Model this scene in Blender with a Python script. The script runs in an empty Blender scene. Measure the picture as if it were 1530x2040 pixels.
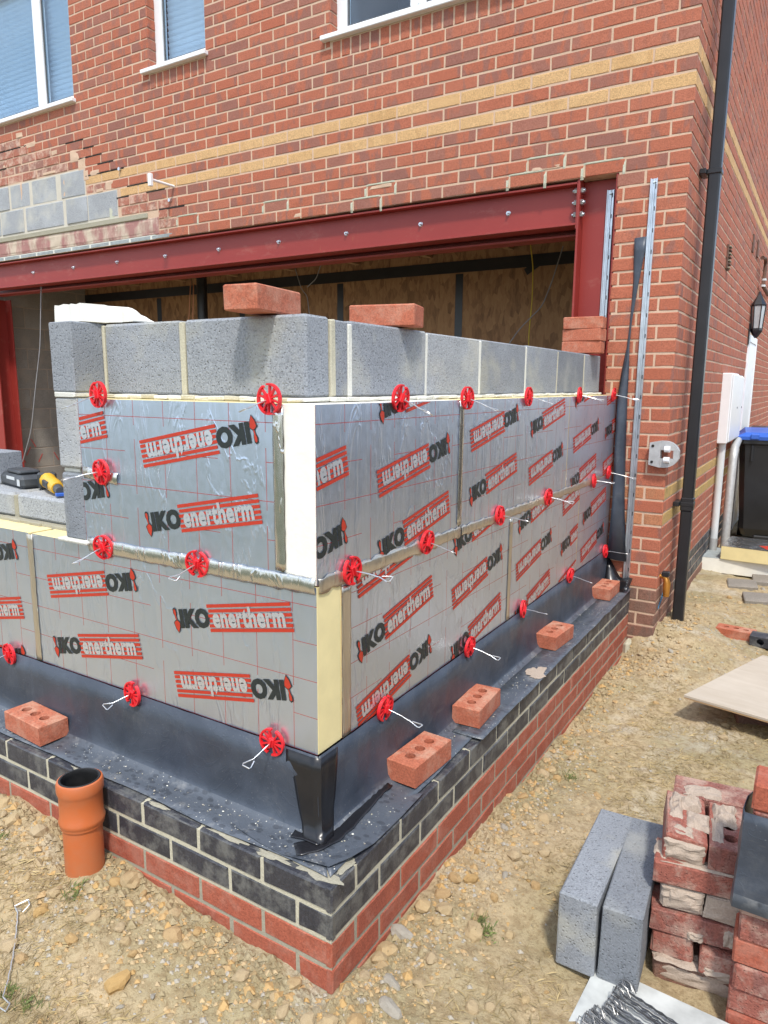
import bpy, bmesh, math, random
import numpy as np
from mathutils import Vector, Matrix, noise as mnoise
R = math.radians
rnd = random.Random(7)
sc = bpy.context.scene
col = sc.collection

# ------------------------------------------------------------------ camera, sky, sun, exposure
CAM = (0.8938, -1.2279, 1.1862); YAW, PITCH, ROLL, FPX = -0.5512, -0.1766, 0.0077, 1420.76
def cam_axes():
    cy, sy, cp, sp = math.cos(YAW), math.sin(YAW), math.cos(PITCH), math.sin(PITCH)
    f = Vector((sy*cp, cy*cp, sp)); r = Vector((cy, -sy, 0)); u = r.cross(f)
    c, s = math.cos(ROLL), math.sin(ROLL)
    return c*r + s*u, -s*r + c*u, f
RT, UP, FW = cam_axes()
cam = bpy.data.cameras.new('camera'); camo = bpy.data.objects.new('camera', cam); col.objects.link(camo)
cam.sensor_fit = 'HORIZONTAL'; cam.sensor_width = 36.0; cam.lens = 36.0*FPX/1530.0
cam.clip_start = 0.05; cam.clip_end = 400
camo.matrix_world = Matrix(((RT.x, UP.x, -FW.x, CAM[0]), (RT.y, UP.y, -FW.y, CAM[1]), (RT.z, UP.z, -FW.z, CAM[2]), (0, 0, 0, 1)))
sc.camera = camo

SUN = Vector((0.36, -0.52, 1.0)).normalized()
world = bpy.data.worlds.new('World'); sc.world = world; world.use_nodes = True
wn = world.node_tree.nodes; wl = world.node_tree.links
sky = wn.new('ShaderNodeTexSky'); sky.sky_type = 'NISHITA'; sky.sun_disc = False
sky.sun_elevation = math.asin(SUN.z); sky.sun_rotation = math.atan2(SUN.x, SUN.y)
sky.dust_density = 1.0; sky.air_density = 1.0; sky.ozone_density = 1.0
# broken bright cloud over the clear sky
wtc = wn.new('ShaderNodeTexCoord'); wno = wn.new('ShaderNodeTexNoise'); wno.inputs['Scale'].default_value = 2.6; wno.inputs['Detail'].default_value = 6; wno.inputs['Distortion'].default_value = .4
wl.new(wtc.outputs['Generated'], wno.inputs['Vector'])
wrp = wn.new('ShaderNodeValToRGB'); wrp.color_ramp.elements[0].position = .44; wrp.color_ramp.elements[1].position = .60; wl.new(wno.outputs['Fac'], wrp.inputs[0])
wmx = wn.new('ShaderNodeMix'); wmx.data_type = 'RGBA'; wl.new(wrp.outputs[0], wmx.inputs[0]); wl.new(sky.outputs[0], wmx.inputs[6]); wmx.inputs[7].default_value = (7.4, 8.1, 9.2, 1)
wl.new(wmx.outputs[2], wn['Background'].inputs[0]); wn['Background'].inputs[1].default_value = 0.15
sd = bpy.data.lights.new('sun', 'SUN'); sd.energy = 2.4; sd.angle = R(5); sd.color = (1.0, 0.955, 0.88)
so = bpy.data.objects.new('sun', sd); col.objects.link(so); so.rotation_euler = SUN.to_track_quat('Z', 'Y').to_euler()
sc.view_settings.view_transform = 'Standard'; sc.view_settings.look = 'None'; sc.view_settings.gamma = 1.0
sc.view_settings.use_curve_mapping = False; sc.view_settings.exposure = 0.60
sc.cycles.max_bounces = 8

def at(u, v, ax, val):
    """a point seen at photo pixel (u, v), on the plane coordinate[ax] = val"""
    d = RT*((u-765)/FPX) + UP*((1020-v)/FPX) + FW
    t = (val - CAM[ax]) / d[ax]
    return Vector(CAM) + d*t
def px(p):
    q = Vector(p) - Vector(CAM); z = q.dot(FW)
    return 765 + FPX*q.dot(RT)/max(z, .01), 1020 - FPX*q.dot(UP)/max(z, .01), z

# ------------------------------------------------------------------ materials
class NT:
    def __init__(s, name):
        s.m = bpy.data.materials.new(name); s.m.use_nodes = True
        s.n = s.m.node_tree.nodes; s.l = s.m.node_tree.links; s.b = s.n['Principled BSDF']
        s.co = None
    def new(s, t, **kw):
        nd = s.n.new(t)
        for k, v in kw.items(): setattr(nd, k, v)
        return nd
    def put(s, sock, v):
        if hasattr(v, 'is_output'): s.l.new(v, sock)
        elif isinstance(v, (tuple, list)) and len(v) == 3 and sock.type == 'RGBA': sock.default_value = (*v, 1)
        else: sock.default_value = v
    def tint(s):
        a = s.new('ShaderNodeAttribute', attribute_type='OBJECT', attribute_name='tint')
        g = s.new('ShaderNodeAttribute', attribute_type='GEOMETRY', attribute_name='tint')
        return s.math('ADD', a.outputs['Fac'], g.outputs['Fac'])
    def math(s, op, a, b=0.0, c=None):
        nd = s.new('ShaderNodeMath', operation=op); s.put(nd.inputs[0], a); s.put(nd.inputs[1], b)
        if c is not None: s.put(nd.inputs[2], c)
        return nd.outputs[0]
    def coord(s, which='Object', scale=(1, 1, 1), off=None):
        tc = s.new('ShaderNodeTexCoord'); mp = s.new('ShaderNodeMapping'); s.l.new(tc.outputs[which], mp.inputs[0])
        mp.inputs['Scale'].default_value = scale
        if off is not None:
            cb = s.new('ShaderNodeCombineXYZ'); k = s.math('MULTIPLY', off, 37.0)
            for i in range(3): s.l.new(k, cb.inputs[i])
            s.l.new(cb.outputs[0], mp.inputs['Location'])
        return mp.outputs[0]
    def noise(s, sc_, det=4, vec=None, rough=.55, dist=0.0):
        nd = s.new('ShaderNodeTexNoise'); nd.inputs['Scale'].default_value = sc_; nd.inputs['Detail'].default_value = det
        nd.inputs['Roughness'].default_value = rough; nd.inputs['Distortion'].default_value = dist
        if vec is not None: s.l.new(vec, nd.inputs['Vector'])
        return nd.outputs['Fac']
    def vor(s, sc_, vec=None, feature='F1', out='Distance'):
        nd = s.new('ShaderNodeTexVoronoi', feature=feature); nd.inputs['Scale'].default_value = sc_
        if vec is not None: s.l.new(vec, nd.inputs['Vector'])
        return nd.outputs[out]
    def ramp(s, f, stops, interp='LINEAR'):
        nd = s.new('ShaderNodeValToRGB'); s.put(nd.inputs[0], f); cr = nd.color_ramp; cr.interpolation = interp
        while len(cr.elements) < len(stops): cr.elements.new(.5)
        for e, (p, c) in zip(cr.elements, stops):
            e.position = p; e.color = (c, c, c, 1) if not isinstance(c, tuple) else (*c, 1)
        return nd.outputs[0]
    def mix(s, f, a, b, mode='MIX'):
        nd = s.new('ShaderNodeMix', data_type='RGBA', blend_type=mode); s.put(nd.inputs[0], f); s.put(nd.inputs[6], a); s.put(nd.inputs[7], b)
        return nd.outputs[2]
    def bump(s, h, strength=.5, dist=.002, prev=None):
        nd = s.new('ShaderNodeBump'); nd.inputs['Strength'].default_value = strength; nd.inputs['Distance'].default_value = dist
        s.put(nd.inputs['Height'], h)
        if prev is not None: s.l.new(prev, nd.inputs['Normal'])
        return nd.outputs[0]
    def done(s, color, rough=.8, metal=0.0, normal=None, **kw):
        s.put(s.b.inputs['Base Color'], color); s.put(s.b.inputs['Roughness'], rough); s.put(s.b.inputs['Metallic'], metal)
        if normal is not None: s.l.new(normal, s.b.inputs['Normal'])
        for k, v in kw.items(): s.put(s.b.inputs[k.replace('_', ' ')], v)
        return s.m

def plain(name, c, rough=.6, metal=0.0, var=.12, scale=30, bump=.15, **kw):
    t = NT(name); v = t.coord(); n = t.noise(scale, 4, v)
    lo = tuple(x*(1-var) for x in c); hi = tuple(min(1, x*(1+var)) for x in c)
    return t.done(t.ramp(n, [(.3, lo), (.7, hi)]), rough, metal, t.bump(t.noise(scale*4, 3, v), bump, .001), **kw)

def brick_mat(name, a, b, c, patch=.5, rough=.85, bumpy=.8, stain=None, stain_amt=.0, streak=(14, 14, 5)):
    """fired clay: colour a with patches of b, hue shift c by the tint of each brick, pits and drag marks"""
    t = NT(name); ti = t.tint(); v = t.coord(scale=streak, off=ti); v2 = t.coord(off=ti)
    big = t.noise(1.0, 3, v, dist=.6)
    thr = t.math('ADD', t.math('MULTIPLY', t.math('SUBTRACT', big, .5), 1.7), t.math('ADD', t.math('MULTIPLY', ti, .42), .24))
    f = t.ramp(thr, [(patch-.07, 0.0), (patch+.09, 1.0)])
    base = t.mix(f, a, b)
    base = t.mix(t.math('MULTIPLY', t.math('FRACT', t.math('MULTIPLY', ti, 7.31)), .4), base, c)
    fine = t.noise(160, 4, v2, rough=.7)
    base = t.mix(t.ramp(fine, [(.36, .6), (.60, 0.0)]), base, tuple(x*.40 for x in a))
    lite = t.noise(45, 5, v2, rough=.7); base = t.mix(t.ramp(lite, [(.58, 0.0), (.72, .30)]), base, tuple(min(1, x*1.25+.05) for x in a))
    if stain:
        sn = t.noise(13, 6, v2, rough=.72)
        base = t.mix(t.math('MULTIPLY', t.ramp(sn, [(.47, 0.0), (.62, 1.0)]), stain_amt), base, stain)
    pit = t.vor(130, v2)
    h = t.math('ADD', t.math('MULTIPLY', fine, .6), t.math('MULTIPLY', t.ramp(pit, [(.0, 0.0), (.35, 1.0)]), .6))
    h = t.math('ADD', h, t.math('MULTIPLY', t.noise(18, 3, v2), 1.2))
    return t.done(base, rough, 0, t.bump(h, bumpy, .0025))

MAT = {}
MAT['brick'] = brick_mat('clay_brick_red', (.455, .132, .069), (.285, .122, .092), (.50, .195, .12), patch=.485)
MAT['brick_dirty'] = brick_mat('clay_brick_smeared', (.42, .15, .095), (.29, .15, .115), (.46, .2, .14), patch=.50, stain=(.60, .42, .32), stain_amt=.75)
MAT['buff'] = brick_mat('clay_brick_buff', (.68, .415, .185), (.62, .36, .15), (.72, .46, .235), patch=.6, bumpy=1.3)
MAT['buff_lichen'] = brick_mat('clay_brick_buff_stained', (.55, .36, .12), (.46, .36, .11), (.6, .36, .16), patch=.5)
MAT['salmon'] = brick_mat('clay_brick_salmon', (.50, .19, .09), (.46, .20, .10), (.55, .27, .13), patch=.55)
MAT['old_brown'] = brick_mat('clay_brick_weathered', (.27, .13, .09), (.20, .12, .09), (.30, .16, .11), patch=.5, bumpy=1.4)
MAT['plinth_red'] = brick_mat('plinth_brick_red', (.40, .098, .052), (.34, .08, .045), (.43, .13, .075), patch=.58, bumpy=.5, stain=(.50, .27, .20), stain_amt=.28)
MAT['eng'] = brick_mat('engineering_brick', (.040, .042, .052), (.055, .056, .068), (.03, .03, .036), patch=.5, rough=.5, bumpy=.4, stain=(.22, .22, .20), stain_amt=.5, streak=(60, 60, 6))
MAT['loose'] = brick_mat('smooth_red_brick', (.48, .135, .07), (.45, .12, .06), (.50, .16, .09), patch=.6, bumpy=.5, stain=(.55, .33, .23), stain_amt=.35)
MAT['loose_top'] = brick_mat('smooth_red_brick_dusty', (.50, .15, .08), (.48, .14, .075), (.52, .18, .10), patch=.6, bumpy=.4, stain=(.56, .37, .26), stain_amt=.5)
MAT['reclaim'] = brick_mat('reclaimed_brick', (.34, .105, .072), (.25, .10, .08), (.32, .125, .095), patch=.52, bumpy=1.6, stain=(.46, .32, .25), stain_amt=.75)

def mortar(name, a, b, scale=25, bump=.8):
    t = NT(name); v = t.coord(); n = t.noise(scale, 5, v); f = t.noise(220, 3, v)
    c = t.mix(n, a, b); c = t.mix(t.ramp(f, [(.4, .25), (.6, 0.0)]), c, tuple(x*.6 for x in a))
    return t.done(c, .92, 0, t.bump(t.math('ADD', f, n), bump, .002))
MAT['mortar'] = mortar('mortar_tan', (.54, .365, .25), (.68, .50, .36), 9)
MAT['mortar_cream'] = mortar('mortar_cream', (.46, .43, .32), (.58, .54, .41))
MAT['mortar_grey'] = mortar('mortar_grey', (.30, .28, .21), (.40, .37, .28))
MAT['mortar_green'] = mortar('mortar_repair', (.44, .45, .34), (.58, .57, .45))
MAT['mortar_patch'] = mortar('mortar_patch', (.52, .47, .38), (.66, .62, .53), 12)
MAT['mortar_white'] = mortar('mortar_white', (.62, .61, .54), (.74, .73, .66))
MAT['mortar_old'] = mortar('mortar_remains', (.36, .285, .225), (.50, .405, .32), scale=14)

def block_mat(name, a, stain=None):
    t = NT(name); ti = t.tint(); v = t.coord(off=ti)
    g = t.noise(210, 4, v, rough=.75); pit = t.vor(95, v); pit2 = t.vor(38, v)
    c = t.ramp(g, [(.30, tuple(x*.45 for x in a)), (.5, a), (.70, tuple(min(1, x*1.4) for x in a))])
    c = t.mix(t.math('MULTIPLY', t.ramp(pit, [(.10, .8), (.24, 0.0)]), t.ramp(t.noise(7, 3, v), [(.4, .25), (.65, 1.0)])), c, tuple(x*.25 for x in a))
    big = t.noise(5, 4, v)
    c = t.mix(t.ramp(big, [(.35, .35), (.6, 0.0)]), c, tuple(x*.72 for x in a))
    c = t.mix(t.math('MULTIPLY', ti, .25), c, tuple(x*.65 for x in a))
    c = t.mix(t.ramp(t.noise(2.3, 6, v, rough=.7), [(.50, 0.0), (.66, .40)]), c, tuple(min(1, x*1.35) for x in a))
    if stain: c = t.mix(t.math('MULTIPLY', t.ramp(t.noise(4.5, 4, v), [(.52, 0.0), (.68, 1.0)]), .55), c, stain)
    h = t.math('ADD', t.ramp(pit, [(.05, 0.0), (.3, 1.0)]), t.math('MULTIPLY', g, .9))
    h = t.math('ADD', h, t.ramp(pit2, [(.04, 0.0), (.16, 1.0)]))
    return t.done(c, .95, 0, t.bump(h, .9, .003))
MAT['block'] = block_mat('concrete_block', (.285, .303, .328), (.47, .45, .36))
MAT['block_dark'] = block_mat('concrete_block_dark', (.22, .237, .26), (.36, .36, .33))
MAT['block_pale'] = block_mat('concrete_block_pale', (.37, .385, .40), (.54, .52, .44))
MAT['block_in'] = block_mat('concrete_block_inside', (.33, .30, .26), (.4, .33, .26))

def foil_mat(name, c, rough, wr, grid=True):
    t = NT(name); v = t.coord(); sep = t.new('ShaderNodeSeparateXYZ'); t.l.new(v, sep.inputs[0])
    X, Z = sep.outputs[0], sep.outputs[2]
    colr = c
    vs = t.coord(scale=(1, 1, .18)); w1 = t.noise(16, 3, vs, dist=.5)
    crease = t.math('ABSOLUTE', t.math('SUBTRACT', t.noise(7, 4, t.coord(scale=(1, 1, .25)), dist=1.2), .5))
    blot = t.noise(3.2, 4, v)
    colr = t.mix(t.ramp(blot, [(.35, 0.0), (.7, .35)]), c, tuple(x*.8 for x in c))
    if grid:
        def line(sock, step, w, off=0.0):
            m = t.math('PINGPONG', t.math('ADD', sock, off), step/2)
            return t.math('LESS_THAN', m, w)
        gx = line(X, .1235, .0010); gz = line(Z, .1, .0009)
        # every second horizontal row is printed in dashes, every second vertical is interrupted
        seg = t.math('LESS_THAN', t.math('FRACT', t.math('MULTIPLY', X, 1/.37)), .55)
        rowodd = t.math('LESS_THAN', t.math('FRACT', t.math('MULTIPLY', t.math('ADD', Z, .05), 5.0)), .5)
        gz = t.math('MULTIPLY', gz, t.math('MAXIMUM', rowodd, seg))
        seg2 = t.math('LESS_THAN', t.math('FRACT', t.math('ADD', t.math('MULTIPLY', Z, 5.0), .12)), .80)
        gx = t.math('MULTIPLY', gx, seg2)
        ln = t.math('MULTIPLY', t.math('MAXIMUM', gx, gz), .95)
        colr = t.mix(ln, colr, (.34, .02, .02))
        metal = t.math('SUBTRACT', .93, t.math('MULTIPLY', ln, .9))
    else: metal = .95
    ro = t.math('ADD', t.math('MULTIPLY', t.noise(40, 4, v), .16), rough-.06)
    h = t.math('ADD', t.math('MULTIPLY', w1, wr), t.math('MULTIPLY', t.ramp(crease, [(.0, 1.0), (.022, 0.0)]), .20*wr))
    b1 = t.bump(h, .55, .006); b2 = t.bump(t.noise(260, 2, v), .08, .001, b1)
    return t.done(colr, ro, metal, b2)
MAT['foil'] = foil_mat('foil_facing', (.64, .725, .87), .33, 1.05)
MAT['foil_letter'] = plain('foil_print_gap', (.70, .72, .76), .42, .8, .06, 30, .1)
MAT['tape_foil'] = foil_mat('foil_tape', (.66, .65, .61), .20, 2.2, False)
MAT['tape_buff'] = foil_mat('foil_tape_dull', (.66, .60, .50), .36, 2.2, False)
MAT['print_red'] = plain('red_print', (.46, .032, .012), .5, 0, .06, 60, .05)
MAT['print_black'] = plain('black_print', (.016, .022, .022), .45, 0, .2, 60, .05)
MAT['foam_y'] = plain('foam_yellow', (.78, .66, .34), .9, 0, .06, 14, .3)
MAT['foam_w'] = plain('foam_white', (.80, .78, .70), .9, 0, .05, 16, .8)

def dpc_mat():
    t = NT('damp_proof_membrane'); v = t.coord()
    mp = t.coord(scale=(1, 1, 1)); emb = t.vor(420, mp)
    sm = t.noise(6, 5, v, dist=.4)
    c = t.mix(t.ramp(sm, [(.4, 0.0), (.75, .6)]), (.032, .041, .058), (.078, .095, .125))
    scr = t.noise(22, 4, t.coord(scale=(.3, .3, 1.2)), rough=.7); c = t.mix(t.ramp(scr, [(.62, 0.0), (.75, .35)]), c, (.16, .15, .13))
    geo = t.new('ShaderNodeNewGeometry'); sp = t.new('ShaderNodeSeparateXYZ'); t.l.new(geo.outputs['Normal'], sp.inputs[0])
    pos = t.new('ShaderNodeSeparateXYZ'); t.l.new(v, pos.inputs[0])
    flat = t.math('LESS_THAN', pos.outputs[2], .02)
    c = t.mix(t.math('MULTIPLY', flat, .55), c, (.115, .13, .15))
    # drips and splashes that dried on the flat ledge
    drop = t.ramp(t.vor(34, t.coord(scale=(1, 1.6, 1))), [(.34, 1.0), (.42, 0.0)])
    sel = t.ramp(t.noise(7, 2, v), [(.42, 0.0), (.50, 1.0)])
    c = t.mix(t.math('MULTIPLY', t.math('MULTIPLY', drop, sel), t.math('MULTIPLY', flat, .55)), c, (.03, .034, .042))
    speck = t.ramp(t.vor(75, v), [(.10, 1.0), (.16, 0.0)])
    ssel = t.ramp(t.noise(5, 3, v), [(.46, 0.0), (.56, 1.0)])
    c = t.mix(t.math('MULTIPLY', t.math('MULTIPLY', speck, ssel), t.math('ADD', t.math('MULTIPLY', flat, .75), .10)), c, (.62, .61, .55))
    dust = t.ramp(t.noise(11, 5, v, rough=.7), [(.55, 0.0), (.72, .55)])
    c = t.mix(t.math('MULTIPLY', dust, t.math('ADD', t.math('MULTIPLY', flat, .8), .2)), c, (.30, .30, .29))
    h = t.math('ADD', t.math('MULTIPLY', emb, .12), t.math('MULTIPLY', t.noise(9, 3, v), 1.6))
    return t.done(c, t.math('ADD', .30, t.math('MULTIPLY', sm, .18)), 0, t.bump(t.math('ADD', h, t.math('MULTIPLY', t.ramp(t.math('ABSOLUTE', t.math('SUBTRACT', t.noise(6, 3, v, dist=1.5), .5)), [(.0, 1.0), (.02, 0.0)]), .16)), .5, .004), Specular_IOR_Level=.6)
MAT['dpc'] = dpc_mat()
MAT['black_tape'] = plain('black_tape', (.012, .012, .014), .28, 0, .3, 8, .6)
MAT['steel'] = None
def steel_mat():
    t = NT('red_oxide_steel'); v = t.coord(); n = t.noise(3, 4, v); s = t.noise(30, 5, t.coord(scale=(1, 1, .15)), rough=.7)
    c = t.mix(n, (.235, .022, .017), (.31, .036, .026)); c = t.mix(t.ramp(s, [(.66, 0.0), (.78, .5)]), c, (.36, .13, .05))
    d = t.noise(9, 6, t.coord(scale=(.5, 1, 1)), rough=.75); c = t.mix(t.ramp(d, [(.56, 0.0), (.72, .35)]), c, (.40, .16, .12))
    return t.done(c, .46, 0, t.bump(t.noise(90, 3, v), .15, .001))
MAT['steel'] = steel_mat()
MAT['galv'] = plain('galvanised_steel', (.62, .65, .68), .32, .9, .18, 12, .2)
MAT['wire'] = plain('stainless_wire', (.72, .72, .70), .3, .85, .1, 60, .1)
MAT['wire_dark'] = plain('stainless_wire_heap', (.20, .20, .20), .34, .9, .15, 60, .1)
MAT['red_plastic'] = plain('red_plastic', (.68, .016, .024), .42, 0, .22, 60, .1, Subsurface_Weight=.0)
MAT['upvc'] = plain('white_plastic', (.80, .81, .82), .35, 0, .03, 10, .05)
MAT['upvc_dull'] = plain('grey_white_plastic', (.60, .62, .62), .45, 0, .06, 10, .05)
MAT['black_plastic'] = plain('black_plastic', (.018, .019, .022), .34, 0, .2, 8, .1)
MAT['dark_grey'] = plain('dark_grey_plastic', (.09, .095, .10), .5, 0, .2, 20, .2)
MAT['blue_plastic'] = plain('blue_plastic', (.035, .12, .50), .4, 0, .1, 8, .1)
MAT['terracotta'] = None
def pipe_mat():
    t = NT('orange_drain_plastic'); v = t.coord(); sp = t.new('ShaderNodeSeparateXYZ'); t.l.new(v, sp.inputs[0])
    n = t.noise(14, 5, v, rough=.65)
    c = t.mix(t.ramp(n, [(.4, 0.0), (.65, .5)]), (.50, .125, .035), (.42, .15, .07))
    dirt = t.math('MULTIPLY', t.ramp(sp.outputs[2], [(.0, 1.0), (.20, 0.0)]), t.ramp(n, [(.3, 0.2), (.6, 1.0)]))
    c = t.mix(t.math('MULTIPLY', dirt, .7), c, (.36, .20, .11))
    return t.done(c, .42, 0, t.bump(n, .1, .001))
MAT['terracotta'] = pipe_mat()
MAT['rubber'] = plain('black_rubber', (.02, .02, .02), .6, 0, .4, 20, .2)
MAT['brass'] = plain('brass_fitting', (.55, .25, .05), .4, .7, .2, 20, .2)
MAT['cast'] = plain('cast_aluminium', (.48, .48, .47), .5, .35, .12, 30, .3)
MAT['rust'] = plain('rusty_brown', (.12, .06, .04), .8, 0, .3, 30, .5)
MAT['lintel'] = None
def lintel_mat():
    t = NT('concrete_lintel'); v = t.coord(); n = t.noise(5, 5, t.coord(scale=(1, 1, .5)), rough=.6)
    f = t.noise(26, 4, t.coord(scale=(1.6, 1, .4)), rough=.7)
    c = t.mix(t.ramp(n, [(.42, 0.0), (.56, 1.0)]), (.52, .43, .33), (.34, .17, .15))
    c = t.mix(t.ramp(f, [(.58, 0.0), (.68, .8)]), c, (.62, .50, .40))
    return t.done(c, .9, 0, t.bump(f, .5, .003))
MAT['lintel'] = lintel_mat()
def osb_mat():
    t = NT('osb_board'); v = t.coord(); d = t.noise(9, 2, v)
    cell = t.vor(26, t.coord(scale=(1, 1, .45)), out='Color'); g = t.new('ShaderNodeSeparateColor'); t.l.new(cell, g.inputs[0])
    n2 = t.noise(30, 4, t.coord(scale=(1.5, 1, .4)), dist=1.0)
    f = t.math('ADD', t.math('MULTIPLY', g.outputs[0], .4), t.math('MULTIPLY', n2, .6))
    c = t.ramp(f, [(.2, (.13, .066, .03)), (.5, (.265, .145, .068)), (.8, (.34, .20, .095))])
    return t.done(c, .75, 0, t.bump(f, .3, .002))
MAT['osb'] = osb_mat()
def wood_mat(name, a, b):
    t = NT(name); v = t.coord(scale=(1, 6, 6)); n = t.noise(4, 5, v, dist=.8); m = t.noise(3, 4, t.coord())
    c = t.mix(n, a, b); c = t.mix(t.ramp(m, [(.45, 0.0), (.7, .5)]), c, tuple(min(1, x*1.15) for x in b))
    return t.done(c, .8, 0, t.bump(n, .3, .002))
MAT['ply'] = wood_mat('plywood_face', (.40, .33, .245), (.54, .48, .40))
MAT['ply_edge'] = wood_mat('plywood_edge', (.36, .22, .11), (.48, .32, .17))
MAT['timber'] = wood_mat('sawn_timber', (.33, .19, .09), (.42, .26, .13))
MAT['fence'] = wood_mat('weathered_fence', (.10, .085, .06), (.17, .145, .10))
def ground_mat():
    t = NT('sandy_soil'); v = t.coord(); n1 = t.noise(1.6, 5, v, dist=.5); n2 = t.noise(7, 6, v, rough=.65); n3 = t.noise(70, 5, v, rough=.75); n4 = t.noise(2.4, 3, t.coord(scale=(1, 1.3, 1)), dist=.8)
    sand = t.mix(n2, (.385, .285, .15), (.57, .45, .285))
    straw = t.mix(n2, (.275, .222, .115), (.45, .375, .22))
    c = t.mix(t.ramp(n1, [(.42, 0.0), (.58, 1.0)]), sand, straw)
    c = t.mix(t.ramp(n4, [(.54, 0.0), (.68, .6)]), c, (.52, .48, .39))
    c = t.mix(t.ramp(t.noise(2.1, 4, t.coord(scale=(1.2, .8, 1)), dist=.4), [(.62, 0.0), (.72, .5)]), c, (.36, .16, .075))
    c = t.mix(t.ramp(n3, [(.36, .6), (.50, 0.0)]), c, (.20, .135, .06))
    c = t.mix(t.ramp(t.noise(24, 5, v, rough=.7), [(.40, .5), (.52, 0.0)]), c, (.24, .165, .08))
    c = t.mix(t.ramp(n3, [(.62, 0.0), (.72, .5)]), c, (.52, .42, .27))
    yy = t.new('ShaderNodeSeparateXYZ'); t.l.new(t.coord(), yy.inputs[0])
    far = t.math('ADD', t.math('MULTIPLY', yy.outputs[1], -.25), t.math('MULTIPLY', n4, .3))
    c = t.mix(t.ramp(far, [(.58, 0.0), (.75, 1.0)]), c, t.mix(n2, (.06, .075, .035), (.11, .115, .055)))
    h = t.math('ADD', t.math('MULTIPLY', n3, 1.0), t.math('MULTIPLY', t.noise(190, 3, v, rough=.7), .7))
    return t.done(c, .95, 0, t.bump(h, .9, .006))
MAT['soil'] = ground_mat()
def stone_mat(name, a, b):
    t = NT(name); ti = t.tint(); v = t.coord(off=ti); n = t.noise(22, 5, v, rough=.65)
    c = t.mix(n, a, b); c = t.mix(t.math('MULTIPLY', t.math('FRACT', t.math('MULTIPLY', ti, 5.7)), .45), c, tuple(.5*(x+y) for x, y in zip(a, (.42, .40, .36))))
    c = t.mix(t.ramp(t.noise(120, 3, v), [(.35, .4), (.5, 0.0)]), c, tuple(x*.5 for x in a))
    return t.done(c, .9, 0, t.bump(n, .7, .004))
MAT['stone'] = stone_mat('pale_limestone', (.42, .29, .13), (.58, .44, .25))
MAT['stone2'] = stone_mat('ochre_stone', (.44, .26, .085), (.52, .35, .15))
MAT['stone3'] = stone_mat('grey_stone', (.33, .29, .23), (.46, .42, .34))
MAT['grass'] = plain('green_grass', (.16, .20, .06), .6, 0, .4, 30, 0)
MAT['straw'] = plain('dry_straw', (.38, .29, .14), .8, 0, .35, 8, 0)
MAT['paver'] = block_mat('grey_paver', (.26, .235, .20))
MAT['board_dirty'] = block_mat('dirty_white_facing', (.62, .64, .62), (.40, .37, .30)) if False else plain('dirty_white_facing', (.44, .455, .44), .6, 0, .35, 9, .3)
MAT['lamp_glass'] = plain('lamp_glass', (.42, .45, .46), .1, 0, .1, 10, 0)
MAT['yellow'] = plain('yellow_plastic', (.75, .42, .02), .4, 0, .05, 20, .1)
MAT['tool_grey'] = plain('tool_grey', (.05, .055, .06), .45, 0, .5, 12, .3)
MAT['cable_y'] = plain('yellow_cable', (.55, .42, .04), .5, 0, .1, 20, 0)
MAT['cable_g'] = plain('grey_cable', (.25, .25, .26), .5, 0, .1, 20, 0)
MAT['copper'] = plain('copper_pipe', (.55, .25, .14), .35, .9, .1, 20, 0)
MAT['blind'] = plain('blind_slat', (.72, .78, .84), .6, 0, .03, 10, 0)
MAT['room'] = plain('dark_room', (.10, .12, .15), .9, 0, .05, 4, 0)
MAT['slate'] = plain('slate_packer', (.30, .33, .33), .7, 0, .2, 18, .4)
MAT['dark_gap'] = plain('gap_shade', (.02, .016, .013), .95, 0, .3, 30, 0)  # near-black colour standing in for the shade inside gaps and holes
MAT['spray_blue'] = plain('blue_spray_paint', (.12, .36, .62), .8, 0, .15, 40, .3)
MAT['spray_red'] = plain('red_spray_paint', (.55, .10, .08), .85, 0, .2, 40, .3)
MAT['floor_conc'] = mortar('concrete_floor', (.20, .18, .16), (.28, .26, .23), 8)
def glass_mat():
    t = NT('window_glass'); o = t.n['Material Output']; t.n.remove(t.b)
    tr = t.new('ShaderNodeBsdfTransparent'); tr.inputs[0].default_value = (.86, .94, 1, 1)
    gl = t.new('ShaderNodeBsdfGlossy'); gl.inputs['Roughness'].default_value = .02; gl.inputs['Color'].default_value = (.85, .92, 1, 1)
    fr0 = t.new('ShaderNodeFresnel'); fr0.inputs[0].default_value = 1.75; gg = t.new('ShaderNodeNewGeometry'); fr = t.math('MULTIPLY', fr0.outputs[0], t.math('SUBTRACT', 1.0, gg.outputs['Backfacing'])).node
    mx = t.new('ShaderNodeMixShader'); t.l.new(fr.outputs[0], mx.inputs[0]); t.l.new(tr.outputs[0], mx.inputs[1]); t.l.new(gl.outputs[0], mx.inputs[2])
    t.l.new(mx.outputs[0], o.inputs[0]); return t.m
MAT['glass'] = glass_mat()

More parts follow.
